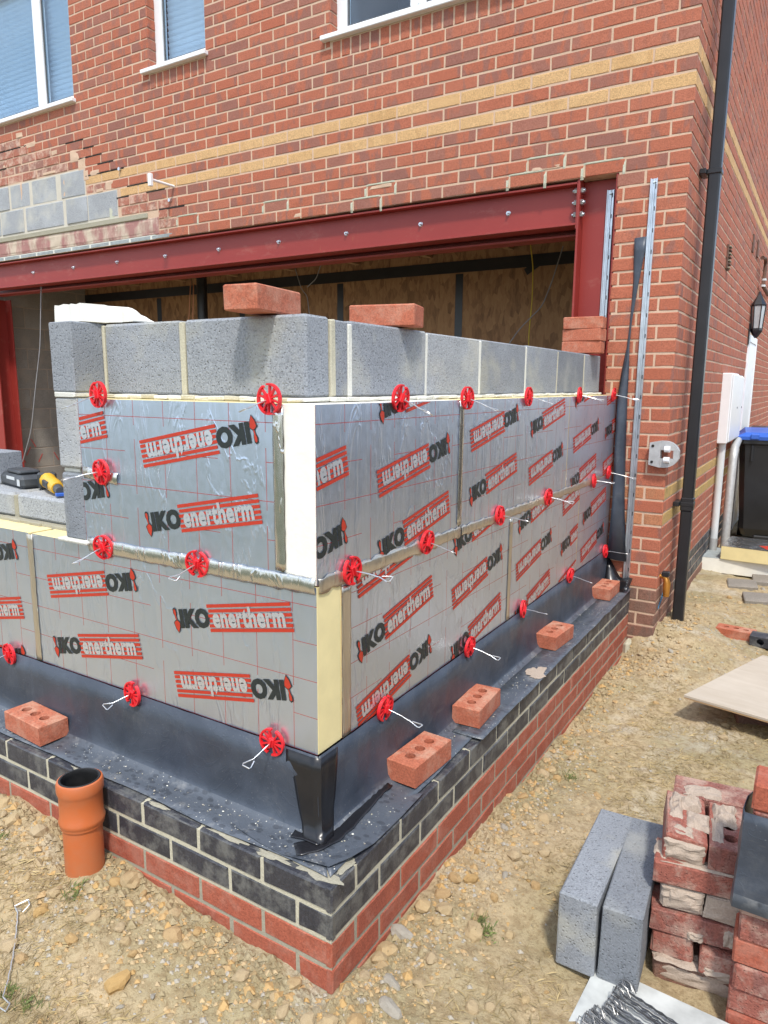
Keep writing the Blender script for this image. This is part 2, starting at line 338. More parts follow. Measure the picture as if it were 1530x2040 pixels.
# ------------------------------------------------------------------ mesh helpers
class MB:
    """collects polygons and links them as one mesh object"""
    def __init__(s): s.v, s.f, s.mi, s.ti, s.mats = [], [], [], [], []
    def mat(s, m):
        if m not in s.mats: s.mats.append(m)
        return s.mats.index(m)
    def add(s, V, F, m, ti=0.0, M=None):
        o = len(s.v); k = s.mat(m)
        s.v += [tuple(M @ Vector(p)) for p in V] if M is not None else [tuple(p) for p in V]
        for f in F: s.f.append([o+i for i in f]); s.mi.append(k); s.ti.append(ti)
    def box(s, a, b, m, ch=0.0, M=None, ti=0.0, jit=0.0):
        V, F = box_vf(a, b, ch)
        if jit: V = [tuple(c + rnd.uniform(-jit, jit) for c in p) for p in V]
        s.add(V, F, m, ti, M)
    def tube(s, path, r, m, n=8, closed=False, M=None, cap=True):
        P = [Vector(p) for p in path]; N = len(P); rings = []; up = None
        for i in range(N):
            d = (P[(i+1) % N]-P[i-1]) if closed else (P[min(i+1, N-1)]-P[max(i-1, 0)])
            d.normalize()
            if up is None: up = d.orthogonal().normalized()
            up = (up - d*up.dot(d)); up = up.normalized() if up.length > 1e-6 else d.orthogonal().normalized()
            w = d.cross(up); rr = r[i] if isinstance(r, (list, tuple)) else r
            rings.append([P[i] + (up*math.cos(2*math.pi*k/n) + w*math.sin(2*math.pi*k/n))*rr for k in range(n)])
        V = [p for g in rings for p in g]; F = []
        for i in range(N if closed else N-1):
            j = (i+1) % N
            for k in range(n): F.append((i*n+k, i*n+(k+1) % n, j*n+(k+1) % n, j*n+k))
        if cap and not closed: F += [tuple(range(n))[::-1], tuple((N-1)*n+k for k in range(n))]
        s.add(V, F, m, 0.0, M)
    def lathe(s, prof, m, n=24, M=None, a0=0.0, a1=2*math.pi):
        full = abs(a1-a0-2*math.pi) < 1e-6; k = n if full else n+1
        V = [(r*math.cos(a0+(a1-a0)*i/n), r*math.sin(a0+(a1-a0)*i/n), z) for r, z in prof for i in range(k)]; F = []
        for j in range(len(prof)-1):
            for i in range(n):
                i2 = (i+1) % k
                F.append((j*k+i, j*k+i2, (j+1)*k+i2, (j+1)*k+i))
        s.add(V, F, m, 0.0, M)
    def prism(s, poly, d0, d1, m, M=None, axis=1):
        """polygon in the (x, z) plane extruded along y (axis=1), or in (x, y) along z (axis=2)"""
        n = len(poly)
        def P(p, d): return (p[0], d, p[1]) if axis == 1 else ((p[0], p[1], d) if axis == 2 else (d, p[0], p[1]))
        V = [P(p, d0) for p in poly]+[P(p, d1) for p in poly]
        F = [tuple(range(n)), tuple(range(2*n-1, n-1, -1))]+[(i, i+n, (i+1) % n+n, (i+1) % n) for i in range(n)]
        s.add(V, F, m, 0.0, M)
    def build(s, name, parent=None, smooth=False, loc=None, rz=None, recalc=True):
        me = bpy.data.meshes.new(name); me.from_pydata(s.v, [], s.f)
        for m in s.mats: me.materials.append(MAT[m])
        me.polygons.foreach_set('material_index', s.mi)
        if any(s.ti):
            at_ = me.attributes.new('tint', 'FLOAT', 'FACE'); at_.data.foreach_set('value', s.ti)
        if recalc:
            bm = bmesh.new(); bm.from_mesh(me); bmesh.ops.recalc_face_normals(bm, faces=bm.faces); bm.to_mesh(me); bm.free()
        if smooth:
            me.polygons.foreach_set('use_smooth', [True]*len(me.polygons)); me.set_sharp_from_angle(angle=R(40))
        me.update()
        return link(name, me, parent, loc, rz)
def link(name, me, parent=None, loc=None, rz=None):
    o = bpy.data.objects.new(name, me); col.objects.link(o)
    if parent is not None: o.parent = parent
    if loc is not None: o.location = loc
    if rz is not None: o.rotation_euler = (0, 0, rz)
    return o
def box_vf(a, b, ch=0.0):
    x0, y0, z0 = a; x1, y1, z1 = b
    if ch <= 0:
        V = [(x, y, z) for z in (z0, z1) for y in (y0, y1) for x in (x0, x1)]
        return V, [(0, 2, 3, 1), (4, 5, 7, 6), (0, 1, 5, 4), (2, 6, 7, 3), (0, 4, 6, 2), (1, 3, 7, 5)]
    V = []; idx = {}
    for sx in (0, 1):
        for sy in (0, 1):
            for sz in (0, 1):
                X, Y, Z = (x0, x1)[sx], (y0, y1)[sy], (z0, z1)[sz]; dx, dy, dz = (ch, -ch)[sx], (ch, -ch)[sy], (ch, -ch)[sz]
                for k, p in enumerate(((X, Y+dy, Z+dz), (X+dx, Y, Z+dz), (X+dx, Y+dy, Z))): idx[sx, sy, sz, k] = len(V); V.append(p)
    F = []
    q = ((0, 0), (1, 0), (1, 1), (0, 1))
    for s_ in (0, 1):
        F.append([idx[s_, i, j, 0] for i, j in q]); F.append([idx[i, s_, j, 1] for i, j in q]); F.append([idx[i, j, s_, 2] for i, j in q])
    for i in (0, 1):
        for j in (0, 1):
            F.append([idx[i, j, 0, 0], idx[i, j, 1, 0], idx[i, j, 1, 1], idx[i, j, 0, 1]])
            F.append([idx[i, 0, j, 0], idx[i, 1, j, 0], idx[i, 1, j, 2], idx[i, 0, j, 2]])
            F.append([idx[0, i, j, 1], idx[1, i, j, 1], idx[1, i, j, 2], idx[0, i, j, 2]])
    for i in (0, 1):
        for j in (0, 1):
            for k in (0, 1): F.append([idx[i, j, k, m] for m in range(3)])
    return V, F
def tag(o, label=None, cat=None, group=None, kind=None):
    for k, v in (('label', label), ('category', cat), ('group', group), ('kind', kind)):
        if v: o[k] = v
    return o
def thing(name, label, cat, loc=(0, 0, 0), rz=0.0, group=None, tilt=None):
    o = bpy.data.objects.new(name, None); col.objects.link(o); o.empty_display_size = .05
    o.location = loc; o.rotation_euler = tilt if tilt else (0, 0, rz)
    return tag(o, label, cat, group)
def dup(o, parent=None):
    c = o.copy(); col.objects.link(c)
    if parent is not None: c.parent = parent
    for ch in list(o.children): dup(ch, c)
    return c
def nz(x, y, z=0.0): return mnoise.noise((x, y, z))

# ------------------------------------------------------------------ ground
GP = [(-1.41, 0, -.212), (-1.29, 0, -.19), (-1.12, 0, -.198), (-.78, 0, -.222), (-.54, 0, -.246), (-.39, 0, -.262), (-.22, 0, -.268), (-.1, 0, -.272), (0, 0, -.292),
      (0, .2, -.322), (0, .49, -.31), (0, .9, -.335), (0, 1.41, -.38), (0, 2.05, -.397), (0, 2.83, -.395), (-1.9, -.1, -.2), (-1.3, -.35, -.25), (-.8, -.5, -.32),
      (-.3, -.5, -.34), (.3, -.3, -.35), (-2.5, -1, -.3), (.45, .5, -.345), (.75, .6, -.36), (.5, 1.4, -.37), (.9, 1.5, -.36), (.4, 2.2, -.38), (.7, 2.4, -.37), (.2, 2.95, -.30),
      (.20, 3.1, -.2), (.28, 3.3, -.24), (.3, 3.6, -.25), (.6, 3.5, -.335), (.4, 4.2, -.28), (.2, 4.6, -.26), (.6, 5, -.29), (.8, 3.3, -.34), (.5, 6.5, -.28), (.5, 8.5, -.28), (2, 1, -.37), (2, 5, -.32), (1, -1.2, -.36), (-1, -2, -.36), (-4, -.3, -.25)]
GPA = np.array(GP)
def det(x, y): return .014*nz(x*9, y*9)+.009*nz(x*23, y*23, 3)
def hgt(x, y):
    d2 = (GPA[:, 0]-x)**2 + (GPA[:, 1]-y)**2 + .004
    w = 1/d2**1.6
    return float((w*GPA[:, 2]).sum()/w.sum())
def axis_pts(a, b, fine, lo, hi):
    p = list(np.arange(a, b+1e-9, fine)); s = fine; x = a
    L = []
    while x > lo: s *= 1.35; x -= s; L.append(x)
    s = fine; x = p[-1]; Hh = []
    while x < hi: s *= 1.35; x += s; Hh.append(x)
    return np.array(L[::-1]+p+Hh)
xs = axis_pts(-1.75, 1.05, .014, -45, 45); ys = axis_pts(-.62, 4.6, .017, -45, 60)
GX, GY = np.meshgrid(xs, ys)
d2 = (GX[..., None]-GPA[:, 0])**2 + (GY[..., None]-GPA[:, 1])**2 + .004
w = 1/d2**1.6; GZ = (w*GPA[:, 2]).sum(-1)/w.sum(-1)
for j in range(GZ.shape[0]):
    for i in range(GZ.shape[1]):
        x, y = GX[j, i], GY[j, i]
        if -2.5 < x < 1.8 and -1.5 < y < 6: GZ[j, i] += det(x, y) + .005*nz(x*60, y*60, 7)
nx, ny = len(xs), len(ys)
gv = np.stack([GX, GY, GZ], -1).reshape(-1, 3)
ii = (np.arange(ny-1)[:, None]*nx + np.arange(nx-1)[None, :]).reshape(-1)
gf = np.stack([ii, ii+1, ii+nx+1, ii+nx], -1)
me = bpy.data.meshes.new('ground'); me.from_pydata(gv.tolist(), [], gf.tolist()); me.materials.append(MAT['soil'])
me.polygons.foreach_set('use_smooth', [True]*len(me.polygons)); me.update()
tag(link('ground', me), kind='structure')

# ------------------------------------------------------------------ brick faces
D, X0 = 3.031, .149
ZT = 2.939
_bm = {}
def brick_mesh(mat, v, Ln, Ht, dp=.0105):
    """one face brick: x along the wall (0 = middle), z up, front at y=-dp"""
    k = (mat, v, round(Ln, 3), round(Ht, 3))
    if k not in _bm:
        r2 = random.Random(hash((v, round(Ln*1000), round(Ht*1000))) & 0xffff)
        a, h, c = Ln/2, Ht/2, .0035
        J = lambda s=.0014: r2.uniform(-s, s)
        fr = [(-a+c+J(), -dp+J(.0008), -h+c+J()), (0+J(.01), -dp+J(.0012), -h+c+J()), (a-c+J(), -dp+J(.0008), -h+c+J()), (a-c+J(), -dp+J(.0008), h-c+J()), (0+J(.01), -dp+J(.0012), h-c+J()), (-a+c+J(), -dp+J(.0008), h-c+J())]
        md = [(-a+J(), -dp+.004, -h+J()), (J(.01), -dp+.004, -h+J()), (a+J(), -dp+.004, -h+J()), (a+J(), -dp+.004, h+J()), (J(.01), -dp+.004, h+J()), (-a+J(), -dp+.004, h+J())]
        bk = [(-a, .006, -h), (0, .006, -h), (a, .006, -h), (a, .006, h), (0, .006, h), (-a, .006, h)]
        F = [(0, 1, 4, 5), (1, 2, 3, 4)]+[(i, 6+i, 6+(i+1) % 6, (i+1) % 6) for i in range(6)]+[(6+i, 12+i, 12+(i+1) % 6, 6+(i+1) % 6) for i in range(6)]
        m = bpy.data.meshes.new(mat); m.from_pydata(fr+md+bk, [], F); m.materials.append(MAT[mat]); m.update()
        _bm[k] = m
    return _bm[k]
class Face:
    """a wall face: origin o, horizontal direction d (unit), outward normal n; bricks are collected, then the largest in the picture are linked one by one"""
    def __init__(s, o, d, rz): s.o, s.d, s.rz = Vector(o), Vector(d), rz
    def pos(s, a, z): return s.o + s.d*a + Vector((0, 0, z))
def emit(recs, parent, limit=300):
    """recs: (name, mat, face, a, z, Ln, Ht, tint). Links up to `limit` of each name one by one, the rest of that name as one mesh."""
    by = {}
    for r in recs: by.setdefault(r[0], []).append(r)
    for name, L in by.items():
        def score(r):
            u, v, z = px(r[2].pos(r[3], r[4]))
            if z < .2 or not (-60 < u < 1590 and -60 < v < 2100): return 0
            nrm = Vector((math.sin(r[2].rz), -math.cos(r[2].rz), 0)); vw = (Vector(CAM)-r[2].pos(r[3], r[4])).normalized()
            return r[5]*r[6]*max(nrm.dot(vw), .01)/z**2
        L.sort(key=score, reverse=True)
        mb = MB()
        for i, (nm, mat, fc, a, z, Ln, Ht, ti) in enumerate(L):
            vi = rnd.randrange(8); std = min((.215, .1025, .065), key=lambda q: abs(q-Ln))
            hs = .065 if Ht < .09 else .102
            m = brick_mesh(mat, vi, std, hs)
            Mx = Matrix.Translation(fc.pos(a, z)) @ Matrix.Rotation(fc.rz, 4, 'Z') @ Matrix.Diagonal((Ln/std, 1, Ht/hs, 1))
            off = rnd.uniform(-.0045, .003) if mat == 'brick_dirty' else rnd.uniform(-.0012, .0012)
            Mx = Mx @ Matrix.Translation((0, off, 0)) @ Matrix.Rotation(R(rnd.uniform(-.35, .35)), 4, 'Y')
            if i < limit:
                o = link(nm, m, parent); o.matrix_local = Mx; o['tint'] = ti
            else:
                mb.add([v.co for v in m.vertices], [list(p.vertices) for p in m.polygons], mat, ti, Mx)
        if mb.v: tag(mb.build(name, parent, recalc=False), kind='stuff')

house = thing('brick_house', 'red brick house with two yellow brick bands above a red steel beam', 'house')
# ---- front wall core with window openings; joints recessed behind the bricks
WIN = [(-6.62, -4.876, 3.55, 4.75), (-3.93, -3.31, 3.585, 4.75), (-2.17, -.30, 3.435, 4.6)]   # x0, x1, sill z, head z
def wall_cells(xa, xb, za, zb, holes, y0, y1, mb, m):
    X = sorted({xa, xb, *[h[0] for h in holes], *[h[1] for h in holes]}); Z = sorted({za, zb, *[h[2] for h in holes], *[h[3] for h in holes]})
    for i in range(len(X)-1):
        for j in range(len(Z)-1):
            cx, cz = (X[i]+X[i+1])/2, (Z[j]+Z[j+1])/2
            if any(h[0] < cx < h[1] and h[2] < cz < h[3] for h in holes): continue
            mb.box((X[i], y0, Z[j]), (X[i+1], y1, Z[j+1]), m)
mb = MB()
OPEN = (-7.6, -.213, -.6, 2.349)
wall_cells(-9.0, X0-.0035, -.6, 5.0, WIN+[OPEN], D-.0068, D+.17, mb, 'mortar')
front = mb.build('front_wall', house)
mb = MB(); mb.box((X0-.17, D+.1705, -.6), (X0-.0034, 11.5, 5.0), 'mortar'); side = mb.build('side_wall', house)
mb = MB(); mb.box((-9, D+.171, 4.9), (X0-.2, 11.5, 5.0), 'room'); mb.box((-9, 11.4, -.6), (X0-.18, 11.5, 4.9), 'mortar'); mb.box((-9, D+.171, -.6), (-8.9, 11.4, 4.9), 'mortar'); mb.build('roof', house)

F_front = Face((0, D-.0005+.001, 0), (1, 0, 0), 0.0)
F_side = Face((X0-.0105, 0, 0), (0, 1, 0), R(90))
DIRT = lambda x, z: x < -3.75 and z < 3.46-(x+6.0)*.385
recs = []
def pieces(a, b, holes):
    out = [(a, b)]
    for h0, h1 in holes:
        nx_ = []
        for p, q in out:
            if h1 <= p or h0 >= q: nx_.append((p, q)); continue
            if h0-p > .03: nx_.append((p, h0))
            if q-h1 > .03: nx_.append((h1, q))
        out = nx_
    return out
for n in range(-25, 46):
    zt = ZT-.075*n; zc = zt-.0325
    holes = []
    for x0, x1, z0, z1 in WIN:
        rl = z0-.113 if x0 > -4.5 else z0       # two of the sills sit on bricks on edge
        if zt-.01 > rl and zc-.0325 < z1-.01: holes.append((x0-.001, x1+.001) if zc > z0-.03 else (x0+.01, x1+.04))
    if zt < 2.36: holes.append((-7.61, -.222))
    if n in (-1, 0, 1): holes.append((-6.63, -4.785))
    if n in (2, 3, 4): holes.append((-6.63, -4.375))
    if n in (5, 6): holes.append((-6.63, -3.887))
    if n == 7: holes.append((-6.63, -3.93))
    a = X0 - (.215 if n % 2 == 0 else .1025); first = True; b = X0
    while b > -7.2:
        for p, q in pieces(a, b, holes):
            x = (p+q)/2; ti = rnd.random()
            nm, mt = 'brick', 'brick'
            if n in (0, 2): nm, mt = 'buff_brick', 'buff'
            elif n in (31, 33): nm, mt = 'pale_brick', 'salmon'
            elif n >= 39 and n <= 40: nm, mt = 'brick', 'old_brown'
            elif n > 40: nm, mt = 'brick', 'old_brown'
            elif DIRT(x, zc): mt = 'brick_dirty'
            elif n > 8: ti *= .35
            recs.append((nm, mt, F_front, x, zc, q-p, .065, ti))
        b = a-.01; a = b-.215
for x0, x1, z0 in ((-3.93+.012, -3.27, 3.585), (-2.15, -.3, 3.435)):
    x = x0
    while x < x1-.03:
        recs.append(('sill_brick', 'brick', F_front, x+.0325, z0-.0615, .065, .102, rnd.random()*.9)); x += .0752
emit(recs, front)
recs = []
for n in range(-25, 46):
    zc = ZT-.075*n-.0325
    b = D+.0006; ln = .1025 if n % 2 == 0 else .215
    while b < 11.35:
        y = b+ln/2
        nm, mt = 'brick', 'brick'
        if n in (0, 2): nm, mt = 'buff_brick', 'buff'
        elif n in (31, 33): nm, mt = 'stained_buff_brick', 'buff_lichen'
        elif n in (39, 40, 41) and y > 3.7: nm, mt = 'dark_brick', 'eng'
        elif n > 38: mt = 'old_brown'
        ti = rnd.random()*(.9 if n < 8 else .6)
        if not (6.885 < y < 7.75 and -.35 < zc < 1.76): recs.append((nm, mt, F_side, y, zc, ln, .065, ti))
        b += ln+.01; ln = .215
emit(recs, side, 240)

F_rev = [Face((x0_-.0035, 0, 0), (0, 1, 0), R(90)) for x0_, *_ in WIN]
recs = []
for (x0_, x1_, z0_, z1_), fc in zip(WIN, F_rev):
    for n in range(-25, -7):
        zc = ZT-.075*n-.0325
        if z0_+.03 < zc < z1_-.02: recs.append(('reveal_brick', 'brick', fc, D-.0085+.039, zc, .078, .065, rnd.random()))
emit(recs, front)
# ---- windows
def window(x0, x1, z0, z1, bars, blind):
    Y = D+.072
    fr = MB(); t = .075
    fr.box((x0-.004, Y, z0+.03), (x0+t, Y+.06, z1), 'upvc', .004); fr.box((x1-t, Y, z0+.03), (x1+.004, Y+.06, z1), 'upvc', .004)
    fr.box((x0+t, Y+.002, z0+.03), (x1-t, Y+.058, z0+.03+t), 'upvc', .004); fr.box((x0+t, Y+.002, z1-t), (x1-t, Y+.058, z1), 'upvc', .004)
    for b in bars:
        fr.box((b-.055, Y+.001, z0+.03+t), (b-.002, Y+.059, z1-t), 'upvc', .004); fr.box((b+.002, Y+.001, z0+.03+t), (b+.055, Y+.059, z1-t), 'upvc', .004)
    w = fr.build('window', house); tag(w, 'white framed window with a ' + ('lowered pale blind' if blind else 'dark pane'))
    s = MB(); s.box((x0-.055, D-.052, z0-.001), (x1+.03, Y-.0005, z0+.029), 'upvc', .004); s.build('sill', w)
    g = MB(); E = [x0+t]+[e for b in bars for e in (b-.055, b+.055)]+[x1-t]
    for i in range(0, len(E), 2): g.box((E[i], Y+.028, z0+.03+t), (E[i+1], Y+.034, z1-t), 'glass')
    g.build('pane', w)
    gk = MB()
    for i in range(0, len(E), 2):
        a, b = E[i], E[i+1]
        for p, q in (((a, z0+.03+t), (a+.012, z1-t)), ((b-.012, z0+.03+t), (b, z1-t)), ((a+.012, z0+.03+t), (b-.012, z0+.042+t))):
            gk.box((p[0], Y+.018, p[1]), (q[0], Y+.0275, q[1]), 'dark_grey')
    gk.build('gasket', w)
    if blind:
        bl = MB(); z = z0+.06
        while z < z1-.05:
            bl.box((x0+.05, Y+.10, z), (x1-.05, Y+.103, z+.037), 'blind', 0, Matrix.Translation((0, Y+.1, z)) @ Matrix.Rotation(R(28), 4, 'X') @ Matrix.Translation((0, -Y-.1, -z))); z += .043
        bl.build('blind', w)
    rm = MB(); rm.box((x0-.06, Y+.9, z0-.1), (x1+.06, Y+.92, z1+.1), 'room'); rm.box((x0-.06, Y+.061, z0-.12), (x1+.06, Y+.9, z0-.1), 'room'); rm.box((x0-.06, Y+.061, z1+.1), (x1+.06, Y+.9, z1+.12), 'room'); rm.box((x0-.08, Y+.061, z0-.12), (x0-.06, Y+.92, z1+.12), 'room'); rm.box((x1+.06, Y+.061, z0-.12), (x1+.08, Y+.92, z1+.12), 'room')
    rm.build('room_box', w)  # plain dark box standing in for the room behind the panes
window(*WIN[0], [-5.44], True); window(*WIN[1], [], True); window(*WIN[2], [-1.55, -1.0], False)

# ---- lintel, packers, exposed blocks, repairs and painted slot shade in the front wall
def bumpy_slab(mb, x0, x1, z0, z1, y, amp, m, nx_=24, nz_=5, seed=0):
    V = []; F = []
    for j in range(nz_+1):
        for i in range(nx_+1):
            x = x0+(x1-x0)*i/nx_; z = z0+(z1-z0)*j/nz_
            e = 0 if 0 < i < nx_ and 0 < j < nz_ else .012
            V.append((x, y-amp*nz(x*9+seed, z*14, seed)+e*.5, z))
    for j in range(nz_):
        for i in range(nx_): k = j*(nx_+1)+i; F.append((k, k+1, k+nx_+2, k+nx_+1))
    mb.add(V, F, m)
mb = MB(); mb.box((-6.61, D-.011, 2.385), (-3.893, D+.004, 2.515), 'lintel', .003); bumpy_slab(mb, -6.61, -3.9, 2.39, 2.51, D-.014, .006, 'lintel', 60, 6); mb.box((-6.61, D-.02, 2.517), (-4.02, D+.004, 2.562), 'mortar_grey', .006, jit=.002)
mb.build('lintel', house)
x = -6.6
while x < -3.95:
    mb = MB(); mb.box((x, D-.0105, 2.352), (x+.24, D+.003, 2.379), 'slate', .002, jit=.001); mb.build('slate_packer', front); x += .262
mb = MB(); mb.box((-6.61, D-.009, 2.35), (-3.94, D+.0025, 2.384), 'mortar_white'); mb.build('packing_mortar', front)
mb = MB(); wall_cells(-6.62, -4.79, 2.789, 3.014, [], D-.0085, D-.003, mb, 'mortar_patch'); wall_cells(-6.62, -4.38, 2.562, 2.789, [], D-.0087, D-.003, mb, 'mortar_patch'); mb.build('block_mortar', front)
def blk(name, a, b, m, parent, ch=.004, ti=None):
    c = [(p+q)/2 for p, q in zip(a, b)]
    mb = MB(); mb.box([p-q for p, q in zip(a, c)], [p-q for p, q in zip(b, c)], m, ch, jit=.001)
    o = mb.build(name, parent, loc=c); o['tint'] = rnd.random() if ti is None else ti; return o
for xa, xb, z0, z1 in ((-6.6, -6.18, 2.8, 3.005), (-6.165, -5.93, 2.8, 3.005), (-5.90, -5.60, 2.8, 3.005), (-5.56, -5.20, 2.8, 3.005), (-5.13, -4.80, 2.8, 3.005), (-6.6, -6.1, 2.578, 2.785), (-6.08, -5.72, 2.578, 2.785), (-5.68, -5.12, 2.578, 2.785), (-5.07, -4.78, 2.578, 2.785), (-4.77, -4.385, 2.578, 2.785)):
    blk('concrete_block', (xa, D-.0125-rnd.uniform(-.003, .006), z0), (xb, D+.02, z1), 'block_pale', front, .005)
def repair(u, v, wbr=1):
    """repointed joint in greenish mortar round a brick near the photo pixel (u, v)"""
    p = at(u, v, 1, D); n = round((ZT-.0325-p.z)/.075); zc = ZT-.075*n-.0325
    off = 0.005 if n % 2 == 0 else .1175
    k = round((X0-p.x-off-.1125)/.225); xc = X0-off-.1125-.225*k+.0
    mb = MB(); w = .1125*wbr
    for q in ((xc-w-.006, xc+w+.006, zc+.031, zc+.046), (xc-w-.012, xc-w+.006, zc-.045, zc+.0305), (xc+w-.004, xc+w+.013, zc-.06, zc+.0305)):
        bumpy_slab(mb, *q[:2], *q[2:], D-.0113, .0012, 'mortar_green', 8, 4, u)
    mb.build('mortar_repair', front)
for u, v in ((545, 418), (765, 385), (1085, 322), (1185, 340), (1020, 352), (385, 440), (740, 400)): repair(u, v)
for u0, v0, u1, v1 in ((132, 284, 167, 276), (167, 294, 188, 289), (157, 314, 204, 305), (196, 327, 227, 319), (255, 373, 298, 364), (293, 387, 330, 379), (319, 423, 369, 411), (0, 300, 42, 291), (0, 334, 14, 331), (50, 300, 60, 296), (172, 346, 248, 330), (232, 398, 258, 392)):
    A = at(u0, v0, 1, D); B = at(u1, v1, 1, D); n = round((ZT+.005-(A.z+B.z)/2)/.075); z = ZT+.005-.075*n
    mb = MB(); mb.box((A.x, D-.0118, z-.005+rnd.uniform(-.003, .002)), (B.x, D-.002, z+.004), 'dark_gap', .001); mb.build('slot_shade', front)  # solid dark strips paint the shade at stepped bricks; nothing is cut
mb = MB()   # rough mortar smears left by the old roof line
for u, v, w_, h_ in ((150, 312, .14, .12), (165, 330, .12, .14), (172, 350, .1, .1), (220, 370, .12, .08), (335, 425, .1, .09), (60, 290, .2, .05), (45, 385, .03, .2), (225, 425, .07, .16), (20, 330, .25, .03), (100, 345, .22, .025), (200, 380, .1, .03), (130, 375, .03, .19), (70, 440, .03, .18), (40, 270, .12, .05), (110, 305, .10, .05), (190, 345, .16, .05), (270, 400, .14, .045), (590, 430, .1, .03), (760, 372, .2, .025), (1090, 335, .2, .022)):
    mb = MB(); p = at(u, v, 1, D); bumpy_slab(mb, p.x-w_/2, p.x+w_/2, p.z-h_/2, p.z+h_/2, D-.0112, .006, 'mortar_green' if u == 225 else 'mortar', 7, 7, u); mb.build('mortar_smear', front)
for u, v in ((242, 338), (342, 400)):
    p = at(u, v, 1, D); mb = MB(); mb.tube([(p.x, D-.03, p.z), (p.x, D+.01, p.z)], .014, 'galv', 8); mb.build('wall_plug', front)

# white T-shaped pin sticking out of the wall
p = at(348, 372, 1, D)
t = thing('wall_peg', 'white T-ended peg sticking out of the lower yellow band of the house wall', 'peg', (p.x, D-.012, p.z))
mb = MB(); mb.tube([(0, .02, 0), (0, -.22, .0)], .0105, 'upvc', 10); mb.build('shaft', t, True)
mb = MB(); mb.box((-.016, -.245, -.05), (.016, -.215, .042), 'upvc', .004); mb.build('head', t)

# ------------------------------------------------------------------ steel frame
st = thing('steel_beam', 'long dark red painted steel beam across the opening in the house wall', 'beam', (-3.5, D, 2.1))
mb = MB(); x0, x1 = -3.12, 3.05
for y0, y1, z0, z1 in ((0.002, .128, .222, .234), (.002, .128, 0, .012), (.060, .068, .012, .222)): mb.box((x0, y0, z0), (x1, y1, z1), 'steel', .0015)
mb.box((x1, .004, -.02), (x1+.010, .126, .24), 'steel', .001)
mb.build('beam_section', st)
mb = MB()
for y0, y1, z0, z1 in ((0.135, .26, .18, .192), (.135, .26, -.035, -.023), (.19, .198, -.023, .18)): mb.box((x0, y0, z0), (x1, y1, z1), 'steel', .0015)
mb.build('inner_beam_section', st)
for bx in (-5.735, -5.119, -4.513, -3.907, -3.300, -2.693, -2.086, -1.495, -.885):
    mb = MB(); Mx = Matrix.Translation((bx+3.5, .060, .122)) @ Matrix.Rotation(R(90), 4, 'X')
    mb.lathe([(0, .022), (.006, .022), (.007, .012), (.007, .010), (.013, .010), (.0135, 0.001), (.016, 0.0)], 'galv', 6, Mx); mb.build('bolt', st)
t = thing('steel_column', 'dark red painted steel column at the right end of the beam beside the house corner', 'column', (-.33, D, -.1))
mb = MB(); mb.box((-.113, .0, -.02), (-.101, .2, 2.449), 'steel', .0015); mb.box((-.101, .085, 0), (.101, .094, 2.445), 'steel', .001); mb.box((.101, -.004, -.02), (.113, .2, 2.447), 'steel', .0015); mb.build('column_section', t)
for z in (2.26, 2.325, 2.39):
    for y in (.03,):
        mb = MB(); mb.tube([(-.150, y, z), (-.076, y, z)], .009, 'galv', 8)
        for a, b in ((-.101, -.085), (-.139, -.124)): mb.tube([(a, y, z), (b, y, z)], .017, 'galv', 6)
        mb.build('bolt', t)
t = thing('steel_column', 'dark red painted steel column at the far left inside the opening', 'column', (-6.80, D+.2, -.1))
mb = MB(); mb.box((-.1, 0, 0), (.1, .012, 2.15), 'steel', .001); mb.box((-.005, .012, 0), (.005, .19, 2.15), 'steel', .001); mb.box((-.1, .19, 0), (.1, .202, 2.15), 'steel', .001); mb.build('column_section', t)

def channel(name, label, x, y, z0, z1, w, lean=0.0, slots=True):
    t = thing(name, label, 'metal channel', (x, y, z0), tilt=(0, R(lean), 0)); L = z1-z0
    mb = MB(); mb.box((-w/2, 0, 0), (w/2, .0022, L), 'galv', .0006); mb.box((-w/2, -.012, 0), (-w/2+.004, -.0003, L), 'galv', .0006); mb.box((w/2-.004, -.012, 0), (w/2, -.0003, L), 'galv', .0006); mb.box((-.005, -.007, 0), (.005, -.0003, L), 'galv', .002)
    mb.build('profile', t)
    z = .06
    while z < L-.03:
        mb = MB(); mb.box((.007, -.0013, z), (.011, -.0002, z+.022), 'dark_gap'); mb.build('slot', t); z += .112
    mb = MB(); mb.lathe([(0, .012), (.006, .011), (.007, .003), (.009, 0)], 'galv', 10, Matrix.Translation((0, -.0035, L-.02)) @ Matrix.Rotation(R(90), 4, 'X')); mb.build('screw', t)
channel('wall_starter', 'bright slotted metal channel fixed on the web of the steel column', -.278, D+.082, 1.40, 2.285, .040, .15)
channel('wall_starter', 'long slotted metal channel fixed upright on the bricks beside the column', -.026, D-.0125, .05, 2.29, .036, .1)

